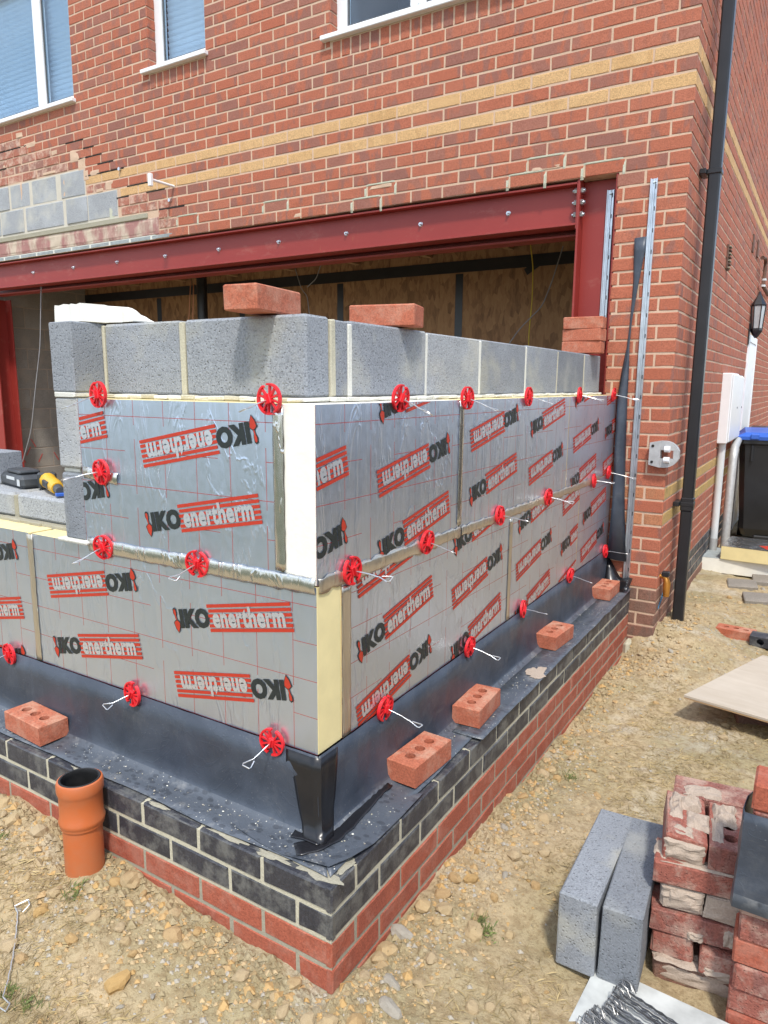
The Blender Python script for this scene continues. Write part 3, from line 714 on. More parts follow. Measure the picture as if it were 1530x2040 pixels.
# ------------------------------------------------------------------ room behind the opening
mb = MB(); mb.box((-9, 3.21, -.3), (X0-.3, 4.7, -.02), 'floor_conc'); tag(mb.build('floor'), kind='structure')
osb = thing('partition', 'dim board partition with black taped joints behind the opening', 'partition', (-3.13, 4.5, -.02))
for k in range(-5, 3):
    if k == 2: continue
    mb = MB(); mb.box((k*1.24+.002, 0, 0), (min(k*1.24+1.238, 2.75), .018, 2.38), 'osb'); mb.build('board', osb)
for k in range(-4, 3):
    mb = MB(); mb.box((k*1.24-.035, -.0018, .01), (k*1.24+.035, -.0004, 2.14), 'black_plastic'); mb.build('tape', osb)
mb = MB(); mb.box((-4.9, -.004, 2.15), (2.75, -.0025, 2.245), 'black_plastic'); mb.build('tape', osb)
mb = MB(); mb.box((-.10, -.003, -.028), (.10, -.0014, .028), 'black_plastic', 0, Matrix.Translation(Vector(at(1068, 527, 1, 4.5))-Vector((-3.13, 4.5, -.02))) @ Matrix.Rotation(R(-32), 4, 'Y')); mb.build('tape', osb)
mb = MB(); mb.box((-9, 3.32, 2.37), (X0-.3, 4.7, 2.40), 'timber'); tag(mb.build('ceiling'), kind='structure')
for i in range(9):
    mb = MB(); mb.box((-6.7+i*.75, 3.33, 2.27), (-6.65+i*.75, 4.49, 2.369), 'timber', .002); tag(mb.build('joist'), None, None, None, 'structure')
mb = MB(); mb.box((-.40, 3.24, -.02), (-.22, 4.7, 2.37), 'floor_conc'); tag(mb.build('inner_wall'), kind='structure')
pw = thing('block_wall', 'dim old grey blockwork wall inside the room at the far left', 'wall', (-6.9, 3.25, -.02))
mb = MB(); mb.box((-.1, 0, 0), (-.003, 1.3, 2.38), 'mortar_old'); mb.build('mortar_core', pw)
for r_ in range(11):
    y = -.22 if r_ % 2 else 0.0
    while y < 1.28:
        a, b = max(y, 0.005), min(y+.44, 1.28)
        if b-a > .05: blk('concrete_block', (-.09, a, .005+r_*.225), (0+rnd.uniform(-.002, .002), b, .22+r_*.225 if r_ < 10 else 2.37), 'block_in', pw)
        y += .45
mb = MB()
for k in range(14):
    y = .15+.07*k; z = .42+.10*math.sin(k*2.1)
    if k < 6 or k > 7: mb.box((.0026, y, z-.05), (.0034, y+.012, z+.06), 'spray_red', 0, Matrix.Translation((0, y, z)) @ Matrix.Rotation(R(30*(-1)**k), 4, 'X') @ Matrix.Translation((0, -y, -z)))
mb.build('spray_mark', pw)
p = at(403, 600, 1, 4.2); t = thing('soil_pipe', 'black vertical pipe inside the room behind the block wall', 'pipe', (p.x, 4.2, -.02))
mb = MB(); mb.tube([(0, 0, 0), (0, 0, 2.38)], .052, 'black_plastic', 16); mb.lathe([(.056, 1.6), (.06, 1.62), (.06, 1.70), (.056, 1.72)], 'black_plastic', 16); mb.build('pipe_run', t, True)
def cable(label, pts, y, r, m, name='cable'):
    mb = MB(); P = [at(u, v, 1, y) for u, v in pts]; Q = []
    for i in range(len(P)-1):
        for k in range(5): Q.append(P[i].lerp(P[i+1], k/5))
    Q.append(P[-1]); S = [Q[0]]+[(Q[i-1]+Q[i]*2+Q[i+1])/4 for i in range(1, len(Q)-1)]+[Q[-1]]
    o = mb.__class__(); o.tube(S, r, m, 6); tag(o.build(name, None, True), label, 'cable')
cable('yellow cable hanging from the ceiling in front of the board partition', [(1056, 480), (1062, 530), (1060, 600), (1054, 660), (1052, 720)], 4.3, .005, 'cable_y')
cable('grey cable looping down beside the yellow cable', [(1122, 490), (1100, 560), (1080, 610), (1035, 655), (1000, 705)], 4.25, .005, 'cable_g')
cable('dark cable hanging between the two topmost bricks', [(588, 535), (600, 575), (612, 590), (618, 640)], 4.0, .004, 'cable_g')
cable('dark cable curling up to the ceiling behind the block wall', [(612, 572), (630, 555), (640, 525), (675, 515)], 4.0, .004, 'cable_g')
cable('thin grey cable hanging down the old block wall', [(82, 570), (80, 690), (72, 760), (62, 860), (45, 920)], 3.15, .005, 'cable_g')
cable('left of two thin copper pipes rising beside the black pipe', [(380, 560), (376, 640)], 4.1, .006, 'copper', 'copper_pipe')
cable('right of two thin copper pipes rising beside the black pipe', [(386, 565), (384, 640)], 4.1, .006, 'copper', 'copper_pipe')

# ------------------------------------------------------------------ plinth of the extension
pl = thing('plinth_wall', 'new brick plinth of two dark courses over red courses', 'wall', (0, 0, 0))
mb = MB(); mb.box((-2.6, .0028, -.55), (-.0028, .11, -.0025), 'mortar_cream'); mb.box((-.11, .111, -.55), (-.0028, 3.025, -.0028), 'mortar_cream'); mb.box((-2.6, .12, -.55), (-.115, .24, -.02), 'floor_conc'); mb.box((-.24, .25, -.55), (-.12, 3.025, -.02), 'floor_conc'); mb.build('mortar_core', pl)
mb = MB(); mb.box((-2.6, .0023, -.55), (-.0023, .0033, -.149), 'mortar_grey'); mb.box((-.0033, .0034, -.55), (-.0023, 3.025, -.149), 'mortar_grey'); mb.build('mortar_bed', pl)
F_l = Face((0, .0105, 0), (1, 0, 0), 0.0); F_r = Face((-.0105, 0, 0), (0, 1, 0), R(90)); recs = []
for n in range(6):
    zc = -.0325-.075*n; nm, mt = ('engineering_brick', 'eng') if n < 2 else ('brick', 'plinth_red')
    ln = .215 if n % 2 == 0 else .1025; b = 0.0
    while b > -2.5: recs.append((nm, mt, F_l, b-ln/2, zc, ln, .065, rnd.random())); b -= ln+.01; ln = .215
    ln = .1025 if n % 2 == 0 else .215; b = 0.0
    while b < 3.02:
        l2 = min(ln, 3.022-b)
        if l2 > .03: recs.append((nm, mt, F_r, b+l2/2, zc, l2, .065, rnd.random()))
        b += ln+.01; ln = .215
emit(recs, pl)
mb = MB()   # the flat tops of the dark bricks, with the mortar squeezed on them
for k in range(11):
    a = -.001-.225*k; mb.box((a-.213, .001, -.012), (a-.002, .1015, -.0005), 'eng', .002, ti=rnd.random())
for k in range(14):
    a = .1125+.225*k; mb.box((-.1015, a+.002, -.012), (-.001, min(a+.213, 3.02), -.0005), 'eng', .002, ti=rnd.random())
mb.build('course_top', pl)
mb = MB()
for k in range(26):
    x = -.05-.075*k; bumpy_slab(mb, x-.045, x+.03, 0, 0, 0, 0, 'mortar_cream', 1, 1) if False else None
def smear(mb, cx, cy, rx, ry, z, m, n=34):
    V = [(cx, cy, z+.0016)]
    for i in range(n):
        a = 2*math.pi*i/n; k = 1+.55*nz(math.cos(a)*1.7+cx*9, math.sin(a)*1.7+cy*9, 1.3)+.35*nz(i*.83+cx*31, cy*17, .5)
        V.append((cx+rx*math.cos(a)*k, cy+ry*math.sin(a)*k, z))
    mb.add(V, [(0, 1+i, 1+(i+1) % n) for i in range(n)], m)
for x, y, a, b in ((-.075, .034, .07, .022), (-.20, .022, .055, .013), (-.022, .09, .014, .035), (-.36, .019, .07, .009), (-.62, .017, .04, .008), (-.95, .016, .06, .008), (-.02, .21, .010, .03)): mb = MB(); smear(mb, x, y, a, b, .0008, 'mortar_grey'); mb.build('mortar_smear', pl)
mb = MB(); mb.box((-.06, 3.0265, -.5), (.004, 3.0335, 0.0), 'mortar_cream', .001); mb.box((.0, 2.93, -.5), (.035, 3.02, -.30), 'mortar_cream', .015, jit=.006); mb.build('end_joint', pl)

# ------------------------------------------------------------------ damp proof membrane over the ledge
PROF = [(.030, .0045), (.058, .0045), (.095, .005), (.118, .012), (.130, .028), (.1365, .06), (.1385, .11), (.140, .17), (.1405, .236)]
dp = thing('damp_proof_course', 'black plastic damp proof sheet covering the brick ledge and turned up behind it', 'membrane', (0, 0, 0))
def sheet(leg, lo, hi, n, off=0.0, prof=None, m='dpc', edge=True):
    """leg 0: along the front, coordinate t = distance left of the corner; leg 1: along the right side. Mitred at the corner (t = profile depth)."""
    V = []; F = []; pr = prof or PROF; k = len(pr)
    for i in range(n+1):
        for j, (d, z) in enumerate(pr):
            t0 = max(lo, d-off) if lo <= .03 else lo
            t = t0+(hi-t0)*i/n
            rip = .0065*nz(t*5, j*.35, leg*9+1)+.0035*nz(t*15, j*.6, leg*5+2)+.002*nz(t*41, j*.5, 4)
            dd = d; zz = z
            if z > .04: dd = d-abs(rip)*1.6*min(1, (.236-z)/.05+.35)
            elif z < .006: zz = z+abs(rip)*.5*(1 if .03 < t else .3)
            if edge and j == 0:
                dd += .012*nz(t*3.1, leg*3+.5)-.004; 
                if leg == 1: zz += .010*max(0, nz(t*2.3, 4.2)); dd -= .010*max(0, nz(t*2.3, 4.2))
                if leg == 1 and t > 1.2: dd -= .0
            dd -= off*(.6 if z > .02 else 0); zz += off*(1 if z <= .03 else .2)
            V.append((-t, dd, zz) if leg == 0 else (-dd, t, zz))
    for i in range(n):
        for j in range(k-1): a = i*k+j; F.append((a, a+1, a+k+1, a+k))
    return V, F
mb = MB(); V, F = sheet(0, 0.0, 2.4, 150); mb.add(V, F, 'dpc'); o = mb.build('front_sheet', dp, True, recalc=False); 
mod = o.modifiers.new('thick', 'SOLIDIFY'); mod.thickness = .0012; mod.offset = 0
mb = MB(); V, F = sheet(1, 0.0, 3.0, 190); mb.add(V, F, 'dpc'); o = mb.build('side_sheet', dp, True, recalc=False)
mod = o.modifiers.new('thick', 'SOLIDIFY'); mod.thickness = .0012; mod.offset = 0
# black corner patch wrapped round the upstand, with its foot on the ledge
UPR = [(.112, .0135), (.124, .022), (.133, .04), (.1375, .07), (.1385, .11), (.140, .17), (.1405, .190), (.1405, .232)]
mb = MB()
V = []; n = 16; k = len(UPR)
for j, (d, z) in enumerate(UPR):
    wl_ = .082 - .028*max(0, min(1, (.17-z)/.14)) + (.022 if z > .18 else 0) + .004*nz(z*40, 1); wr_ = .075-.03*max(0, min(1, (.2-z)/.2))+.004*nz(z*40, 2)
    for i in range(n+1):
        t = i/n; e = .0062
        if t < .5: V.append((-d-wl_*(1-2*t)+e*0, d-e-.003*abs(nz(t*9, z*14)), z))
        else: V.append((-d+e+.003*abs(nz(t*9, z*14)), d+wr_*(2*t-1), z))
F = [(j*(n+1)+i, j*(n+1)+i+1, (j+1)*(n+1)+i+1, (j+1)*(n+1)+i) for j in range(k-1) for i in range(n)]
mb.add(V, F, 'black_tape'); o = mb.build('corner_patch', dp, True, recalc=False); mod = o.modifiers.new('thick', 'SOLIDIFY'); mod.thickness = .0014; mod.offset = 0
mb = MB()
def ribbon(mb, path, w, m, z0, crink, seed, n=26):
    L = [Vector((*p, 0)) for p in path]; S = [(L[i+1]-L[i]).length for i in range(len(L)-1)]; T = sum(S); V = []
    for i in range(n+1):
        d = T*i/n; k = 0
        while k < len(S)-1 and d > S[k]: d -= S[k]; k += 1
        p = L[k].lerp(L[k+1], min(1, d/S[k])); a, b = max(0, k-(d < .3*S[k])), min(len(L)-1, k+1+(d > .7*S[k])); g = (L[b]-L[a]).normalized(); q = Vector((-g.y, g.x, 0))
        for j in range(8):
            e = (j/7-.5)*w*(1+.25*nz(i*.5, j > 3, seed)); P_ = p+q*e; V.append((P_.x, P_.y, z0+crink*abs(nz(i*.9, j*.8, seed))))
    mb.add(V, [(i*8+j, (i+1)*8+j, (i+1)*8+j+1, i*8+j+1) for i in range(n) for j in range(7)], m)
q_ = [tuple(at(a, b, 2, .012)[:2]) for a, b in ((588, 1692), (632, 1684), (668, 1664), (700, 1632), (738, 1588), (768, 1560))]
ribbon(mb, q_, .050, 'black_tape', .0115, .006, 3)
q_ = [tuple(at(a, b, 2, .012)[:2]) for a, b in ((583, 1662), (612, 1668), (640, 1680))]
ribbon(mb, q_, .030, 'black_tape', .0145, .003, 8, 8)
o = mb.build('corner_foot', dp, True, recalc=False); mod = o.modifiers.new('thick', 'SOLIDIFY'); mod.thickness = .001; mod.offset = 0
mb = MB(); C1 = [tuple(at(a, b, 2, .006)[:2]) for a, b in ((470, 1650), (520, 1682), (562, 1704), (610, 1722), (655, 1731), (700, 1716), (745, 1682), (800, 1628), (845, 1580), (800, 1592), (720, 1628), (640, 1668), (560, 1664))]
V = [(-.085, .075, .0078)]+[(x, y, .0076+.003*abs(nz(x*12, y*12))+(.009 if i in (3, 5) else .004 if i == 4 else 0)) for i, (x, y) in enumerate(C1)]; mb.add(V, [(0, 1+i, 1+(i+1) % len(C1)) for i in range(len(C1))], 'dpc')
o = mb.build('corner_flap', dp); mod = o.modifiers.new('thick', 'SOLIDIFY'); mod.thickness = .0012; mod.offset = 1
# second strip lapped further along the right side, its free edge lifting
mb = MB(); V = []; N = 60
for i in range(N+1):
    t = .85+(3.0-.85)*i/N
    for j, d in enumerate((-.012, .02, .055, .10)):
        lift = .0085+.002*nz(t*8, j)+(.012*max(0, nz(t*4.1, 3.3)) if j == 0 else 0)
        V.append((-d+.0-.004*nz(t*11, j, 2), t+.003*nz(t*5, j), lift))
mb.add(V, [(i*4+j, (i+1)*4+j, (i+1)*4+j+1, i*4+j+1) for i in range(N) for j in range(3)], 'dpc'); o = mb.build('lapped_sheet', dp, True); mod = o.modifiers.new('thick', 'SOLIDIFY'); mod.thickness = .0012; mod.offset = 1
mb = MB()
for u, v, a, b in ((1070, 1340, .036, .075),):
    p = at(u, v, 2, .012); mb = MB(); smear(mb, min(p.x, -.03), p.y, a, b, .0125, 'mortar_old' if u == 1070 else 'slate'); mb.build('dried_mortar', dp)
def crumbs(name, parent, n, region, rmin, rmax, mats, seed, label=None, cat=None, zf=None):
    """small angular bits scattered over a region, one mesh"""
    r2 = random.Random(seed); mb = MB()
    for _ in range(n):
        x, y, z = region(r2); r = rmin+(rmax-rmin)*r2.random()**3
        V = [(x+r*a*r2.uniform(.6, 1.3), y+r*b*r2.uniform(.6, 1.3), z+r*c*r2.uniform(.4, .9)) for a, b, c in ((1, 0, 0), (-1, 0, 0), (0, 1, 0), (0, -1, 0), (0, 0, 1), (0, 0, -1))]
        mb.add(V, [(0, 2, 4), (2, 1, 4), (1, 3, 4), (3, 0, 4), (2, 0, 5), (1, 2, 5), (3, 1, 5), (0, 3, 5)], mats[r2.randrange(len(mats))], r2.random())
    return tag(mb.build(name, parent, recalc=False), label, cat, None, 'stuff')
def ledge(r2):
    if r2.random() < .45: t = .1+2.2*r2.random()**1.3; d = .03+.09*r2.random(); return (-t, d, .0085)
    t = .05+2.8*r2.random()**1.5; return (-.02-.10*r2.random(), t, .0105)
crumbs('mortar_crumbs', dp, 420, ledge, .0008, .0042, ('mortar_white', 'stone3', 'mortar_cream'), 5)
# free end of membrane hanging up the house wall, and its turned foot
t = thing('membrane_strip', 'black plastic strip hanging twisted down the house wall beside the long channel', 'membrane')
Lf = [(1263, 474), (1262, 500), (1260, 560), (1252, 640), (1246, 690), (1238, 735), (1231, 790), (1227, 880), (1222, 1000), (1212, 1108)]
Rf = [(1288, 470), (1285, 496), (1272, 560), (1258, 640), (1253, 690), (1252, 735), (1249, 790), (1246, 880), (1243, 1000), (1246, 1120)]
mb = MB(); V = []
for i, (a, b) in enumerate(zip(Lf, Rf)):
    A = at(*a, 1, 2.995); B = at(*b, 1, 2.995); yy = (.0, .0, .01, .02, .016, .005, -.02, -.035, -.04, -.05)[i]
    for k in range(5):
        q = A.lerp(B, k/4); V.append((q.x, 3.008+yy*(1-k/4)-.014*math.sin(k/4*math.pi)*(.2+.1*i), q.z))
mb.add(V, [(i*5+k, i*5+k+1, i*5+k+6, i*5+k+5) for i in range(len(Lf)-1) for k in range(4)], 'dpc'); o = mb.build('strip', t, True); mod = o.modifiers.new('thick', 'SOLIDIFY'); mod.thickness = .0015; mod.offset = 0
mb = MB(); V = []
for i in range(9):
    a = i/8
    for k in range(4): V.append((-.135+.15*a, 2.93+.07*k/3-.05*a*(1-k/3), .02+.17*(1-a)**2*(k/3)+.05*a*(k/3)+.012*math.sin(a*9)))
mb.add(V, [(i*4+k, i*4+k+1, i*4+k+5, i*4+k+4) for i in range(8) for k in range(3)], 'black_tape'); o = mb.build('turned_foot', t, True); mod = o.modifiers.new('thick', 'SOLIDIFY'); mod.thickness = .0015; mod.offset = 0

# ------------------------------------------------------------------ insulation boards
def text_mesh(s, w, h, bold, shear=0.0):
    cu = bpy.data.curves.new('txt', 'FONT'); cu.body = s; cu.size = 1.0; cu.offset = bold; cu.resolution_u = 3; cu.space_character = 1.0 if bold < .02 else 1.06
    o = bpy.data.objects.new('txt', cu); col.objects.link(o); dg = bpy.context.evaluated_depsgraph_get()
    m = bpy.data.meshes.new_from_object(o.evaluated_get(dg)); bpy.data.objects.remove(o)
    P = np.array([v.co[:2] for v in m.vertices]); a, b = P.min(0), P.max(0)
    V = [((p[0]-a[0])/(b[0]-a[0])*w, (p[1]-a[1])/(b[1]-a[1])*h) for p in P]; F = [list(p.vertices) for p in m.polygons]
    bpy.data.meshes.remove(m); return V, F
IKO = text_mesh('IKO', .120, .058, .062)
ENE = text_mesh('enertherm', .264, .059, .042)
def logo_parts():
    """flat print: list of (verts(x,z,lift), faces, material); x runs 0...0.45, z is centred"""
    out = []
    def rect(x0, x1, z0, z1, m, l): out.append(([(x0, z0, l), (x1, z0, l), (x1, z1, l), (x0, z1, l)], [(0, 1, 2, 3)], m))
    V, F = IKO; out.append(([(x+.029, z-.029, .0007) for x, z in V], F, 'print_black'))
    bx0, bx1 = .146, .45
    rect(bx0, bx1, .030, .0395, 'print_red', .0005); rect(bx0, bx1, -.0395, -.030, 'print_red', .0005)
    for k in range(4):
        z0 = -.0275+k*.0142; rect(bx0+.004*(k % 2), bx1, z0+.001, z0+.0100, 'print_red', .0005)
    V, F = ENE; out.append(([(x+bx0+.016, z-.0285, .0008) for x, z in V], F, 'foil_letter'))
    # trowel: blade, dark outline and handle
    def poly(pts, m, l): out.append(([(x, z, l) for x, z in pts], [tuple(range(len(pts)))], m))
    blade = [(.004, -.012), (.011, -.006), (.018, -.005), (.026, -.012), (.0245, -.024), (.0165, -.0405), (.008, -.028)]
    poly([(.0155+(x-.0155)*1.25, -.02+(z+.02)*1.16) for x, z in blade], 'print_black', .0006); poly(blade, 'print_red', .0009)
    h = [(.0125, -.006), (.0175, -.006), (.0155, .006), (.0175, .014), (.0170, .026), (.0125, .0315), (.0065, .028), (.0060, .017), (.0100, .008)]
    poly([(.0125+(x-.0125)*1.25, .013+(z-.013)*1.1) for x, z in h], 'print_black', .00062); poly([(.0125+(x-.0125)*.8, .014+(z-.014)*.85) for x, z in h], 'print_red', .00092)
    poly([(.022, -.012), (.034, -.014), (.038, -.027), (.030, -.0265)], 'print_black', .00055)
    return out
LOGO = logo_parts()
ANG = R(10.9)
def place_logo(parent, xl, zl, flip, Lx, Hz):
    bm = bmesh.new(); mats = []
    for V, F, m in LOGO:
        if m not in mats: mats.append(m)
        vs = []
        for x, z, l in V:
            X, Z = (x, z) if not flip else (.45-x, -z)
            vs.append(bm.verts.new((xl+X*math.cos(ANG)-Z*math.sin(ANG), -l-.0012, zl+X*math.sin(ANG)+Z*math.cos(ANG))))
        for f in F:
            try: fc = bm.faces.new([vs[i] for i in f]); fc.material_index = mats.index(m)
            except ValueError: pass
    for co, no in (((.002, 0, 0), (-1, 0, 0)), ((Lx-.002, 0, 0), (1, 0, 0)), ((0, 0, .002), (0, 0, -1)), ((0, 0, Hz-.002), (0, 0, 1))):
        bmesh.ops.bisect_plane(bm, geom=bm.verts[:]+bm.edges[:]+bm.faces[:], plane_co=co, plane_no=no, clear_outer=True)
    if not bm.faces: bm.free(); return
    for f in bm.faces:
        f.normal_update()
        if f.normal.y > 0: f.normal_flip()
    me = bpy.data.meshes.new('printed_logo'); bm.to_mesh(me); bm.free()
    for m in mats: me.materials.append(MAT[m])
    link('printed_logo', me, parent)
def board(label, corner, right, L, Hh, logos, foam='foam_y', th=.104):
    t = thing('insulation_board', label, 'insulation board', corner, R(90) if right else 0.0, 'foil-faced insulation boards on the new wall')
    mb = MB(); mb.box((0, .0013, 0), (L, th, Hh), foam, .0012); mb.build('foam_core', t)
    mb = MB(); nx_ = max(2, int(L/.03)); nz_ = int(Hh/.03); V = []; sd_ = corner[0]*7+corner[1]*13+corner[2]*3
    for j in range(nz_+1):
        for i in range(nx_+1):
            x = L*i/nx_; z = Hh*j/nz_; e = min(x, L-x, z, Hh-z)
            V.append((x, -.0006*nz(x*5+sd_, z*3)*min(1, e/.03), z))
    F = [(j*(nx_+1)+i, j*(nx_+1)+i+1, (j+1)*(nx_+1)+i+1, (j+1)*(nx_+1)+i) for j in range(nz_) for i in range(nx_)]
    b0 = len(V); V += [(0, .0012, 0), (L, .0012, 0), (L, .0012, Hh), (0, .0012, Hh)]; c = [0, nx_, nz_*(nx_+1)+nx_, nz_*(nx_+1)]
    mb.add(V, F, 'foil'); fo = mb.build('foil_facing', t, True, recalc=False)
    for lg in logos: place_logo(fo, lg[0], lg[1], lg[2], L, Hh)
    return t
u, r_ = False, True
def grid(cols, first_u, zs, ox, oz):
    """alternating upright and turned logos: cols = wall coordinates of left ends, zs = heights"""
    out = []
    for ci, c in enumerate(cols):
        for zi, z in enumerate(zs): out.append((c-ox, z-oz, (ci+zi+first_u) % 2 == 1))
    return out
Z0, Z1, ZU, ZT2 = .236, .687, .691, 1.138
yF, xR = .145, -.145
o1 = -1.335
board('front foil insulation board of the lower row, ending in yellow foam at the corner', (o1, yF, Z0), False, -.146-o1, Z1-Z0, [(-1.258-o1, .516-Z0, True), (-1.258-o1, .310-Z0, False), (-.666-o1, .512-Z0, False), (-.666-o1, .311-Z0, True), (-1.258-o1, .115-Z0, True), (-.666-o1, .112-Z0, False)])
o1 = -2.555
board('lower front foil insulation board farthest left, under the low sill blocks', (o1, yF, Z0), False, 1.2, Z1-Z0, [(-1.865-o1, .532-Z0, True), (-1.865-o1, .328-Z0, False), (-1.865-o1, .15-Z0, True), (-2.45-o1, .53-Z0, False), (-2.45-o1, .33-Z0, True)])
o1 = -1.042
board('bluish reflecting foil board of the upper row on the front, beside the block pier', (o1, yF, ZU), False, .785, ZT2-ZU, [(-.765-o1, .985-ZU, True), (-.765-o1, .785-ZU, False), (-1.36-o1, .980-ZU, False), (-1.36-o1, .793-ZU, True)])
o1 = yF+.0
board('upper foil board on the right side, its white foam end showing at the corner', (xR, o1, ZU), True, .80, ZT2-ZU, [(.428-o1, .914-ZU, True), (.43-o1, .722-ZU, False), (-.163-o1, .91-ZU, False), (-.163-o1, .725-ZU, True), (.428-o1, 1.118-ZU, False)], 'foam_w')
o1 = .958
board('middle foil board of the upper row on the right side', (xR, o1, ZU), True, 1.168, ZT2-ZU, [(1.029-o1, .996-ZU, True), (1.028-o1, .802-ZU, False), (1.613-o1, 1.009-ZU, False), (1.616-o1, .810-ZU, True)])
o1 = 2.132
board('upper foil board on the right side touching the house wall', (xR, o1, ZU), True, .875, ZT2-ZU, [(2.205-o1, 1.118-ZU, False), (2.215-o1, .900-ZU, True), (2.2-o1, .71-ZU, False), (2.79-o1, .93-ZU, False), (2.79-o1, .73-ZU, True), (2.79-o1, 1.12-ZU, True)])
o1 = .252
board('lower foil board on the right side next to the yellow foam corner', (xR, o1, Z0), True, 1.178, Z1-Z0, [(.324-o1, .459-Z0, False), (.326-o1, .262-Z0, True), (.914-o1, .457-Z0, True), (.914-o1, .255-Z0, False), (.324-o1, .650-Z0, True), (.914-o1, .645-Z0, False)])
o1 = 1.44
board('middle foil board of the lower row on the right side', (xR, o1, Z0), True, .93, Z1-Z0, [(1.515-o1, .418-Z0, True), (1.515-o1, .615-Z0, False), (2.101-o1, .402-Z0, False), (1.515-o1, .22-Z0, False), (2.101-o1, .605-Z0, True), (2.101-o1, .21-Z0, True)])
o1 = 2.376
board('lower foil board on the right side touching the house wall', (xR, o1, Z0), True, .63, Z1-Z0, [(2.45-o1, .30-Z0, True), (2.45-o1, .5-Z0, False)])

def tape(label, a, b, w, right, m='tape_foil', bulge=.0015, rag=.003, off=.0022):
    """a strip stuck on a face from wall coordinate/height a to b"""
    A = Vector((a[0], 0, a[1])); B = Vector((b[0], 0, b[1])); Ln = (B-A).length; d = (B-A)/Ln; q = Vector((-d.z, 0, d.x)); n = max(4, int(Ln/.02)); V = []
    for i in range(n+1):
        for k in range(7):
            s_ = (k/6-.5)*w+rag*nz(i*.7, k, a[0]*5)*(1 if k in (0, 6) else .3)
            P = A+d*(Ln*i/n)+q*s_
            V.append((P.x, -off-bulge*(1-(2*k/6-1)**2)-.0012*abs(nz(P.x*45, P.z*45, 2)), P.z))
    mb = MB(); mb.add(V, [(i*7+k, i*7+k+1, i*7+k+8, i*7+k+7) for i in range(n) for k in range(6)], m)
    o = mb.build('foil_tape', None, True); o.location = (0, yF, 0) if not right else (xR, 0, 0); o.rotation_euler = (0, 0, R(90) if right else 0)
    mod = o.modifiers.new('thick', 'SOLIDIFY'); mod.thickness = .0004; mod.offset = 0
    return tag(o, label, 'tape')
tape('shiny foil tape along the level seam between upper and lower front boards', (-1.03, .689), (-.147, .689), .046, False, bulge=.004, rag=.007)
tape('dull foil tape along the level seam of the right side near the corner', (.15, .691), (.96, .689), .040, True, 'tape_buff', .002, .014)
tape('dull foil tape along the level seam of the right side past the upper joint', (.97, .689), (2.72, .686), .036, True, 'tape_buff', .002, .014)
tape('brownish upright foil tape between the two lower front boards', (-1.345, .238), (-1.345, .684), .030, False, 'tape_buff', .001)
tape('green tinted upright foil tape beside the white foam end', (-.258, .716), (-.258, 1.13), .036, False, 'tape_foil', .004, .002)
tape('dark upright foil tape at the joint of the upper right side boards', (.951, .716), (.951, 1.136), .034, True, 'tape_foil', .003)
tape('buff upright foil tape at the joint of the lower right side boards', (1.436, .238), (1.436, .663), .034, True, 'tape_buff', .002)
tape('upright foil tape beside the yellow foam end at the corner', (.272, .238), (.272, .664), .042, True, 'tape_buff', .001)
tape('short scrap of foil tape behind the red disc on the block pier', (-1.03, .915), (-.875, .905), .036, False, 'tape_foil', .003, .005, .0024)

# ------------------------------------------------------------------ block wall above and behind
bw = thing('block_wall', 'new grey concrete block wall behind the insulation, its top course uncovered', 'wall', (0, 0, 0))
mb = MB(); mb.box((-1.04, .2525, 0), (-.2525, .35, 1.138), 'block_dark'); mb.box((-.35, .351, 0), (-.2525, 3.02, 1.138), 'block_dark'); mb.box((-2.6, .2525, 0), (-1.041, .35, .68), 'block_dark'); mb.build('lower_courses', bw)
mb = MB()
def bed(x0, y0, x1, y1, z0, z1, m='mortar_white'): mb.box((x0, y0, z0), (x1, y1, z1), m, .003, jit=.0015)
for k in range(14): bed(-1.04+k*.0565, .236+rnd.uniform(-.006, .006), -1.04+k*.0565+.058, .349, 1.1395, 1.152+rnd.uniform(-.002, .001), 'mortar_white' if k % 3 else 'mortar_cream')
for k in range(46): bed(-.349, .35+k*.058, -.236+rnd.uniform(-.008, .006), .35+k*.058+.0595, 1.1395, 1.152+rnd.uniform(-.002, .001))
mb.build('bed_mortar', bw)
ZB, ZTp = 1.1525, 1.362
for xa, xb, m in ((-.685, -.252, 'block'), (-1.035, -.706, 'block')): blk('concrete_block', (xa, .25, ZB), (xb, .352, ZTp), m, bw, .006)
for ya, yb, m in ((.372, .440, 'block'), (.452, .889, 'block'), (.900, 1.318, 'block_pale'), (1.329, 1.808, 'block'), (1.820, 2.236, 'block'), (2.248, 2.680, 'block_dark'), (2.694, 3.005, 'block')): blk('concrete_block', (-.352, ya, ZB), (-.25+rnd.uniform(-.002, .002), yb, ZTp-.004*(ya > .36)+rnd.uniform(-.002, .002)), m, bw, .005)
mb = MB(); bed(-.706, .249, -.685, .345, ZB, 1.358, 'mortar_cream'); bed(-.345, .352, -.247, .374, ZB, 1.356, 'mortar_cream'); bed(-.345, .437, -.249, .455, ZB, 1.35, 'mortar_white')
for y in (.894, 1.323, 1.814, 2.242, 2.687): bed(-.345, y-.008, -.2505, y+.008, ZB, 1.352, 'mortar_white' if y < 2 else 'mortar_cream')
bed(-1.043, .245, -1.033, .345, ZB, 1.36, 'mortar_cream')
mb.build('upright_mortar', bw)
blk('concrete_block', (-1.150, .138, 1.158), (-1.043, .352, 1.366), 'block', bw, .0035)
blk('concrete_block', (-1.146, .139, .925), (-1.043, .3515, 1.140), 'block_pale', bw, .006)
blk('concrete_block', (-1.142, .140, .698), (-1.043, .3515, .908), 'block_dark', bw, .006)
mb = MB(); bed(-1.145, .136, -1.045, .35, 1.141, 1.157, 'mortar_white'); bed(-1.14, .15, -1.06, .35, .909, .924, 'mortar_white'); bed(-1.165, .125, -1.02, .30, .688, .699, 'mortar_white'); mb.build('pier_mortar', bw)
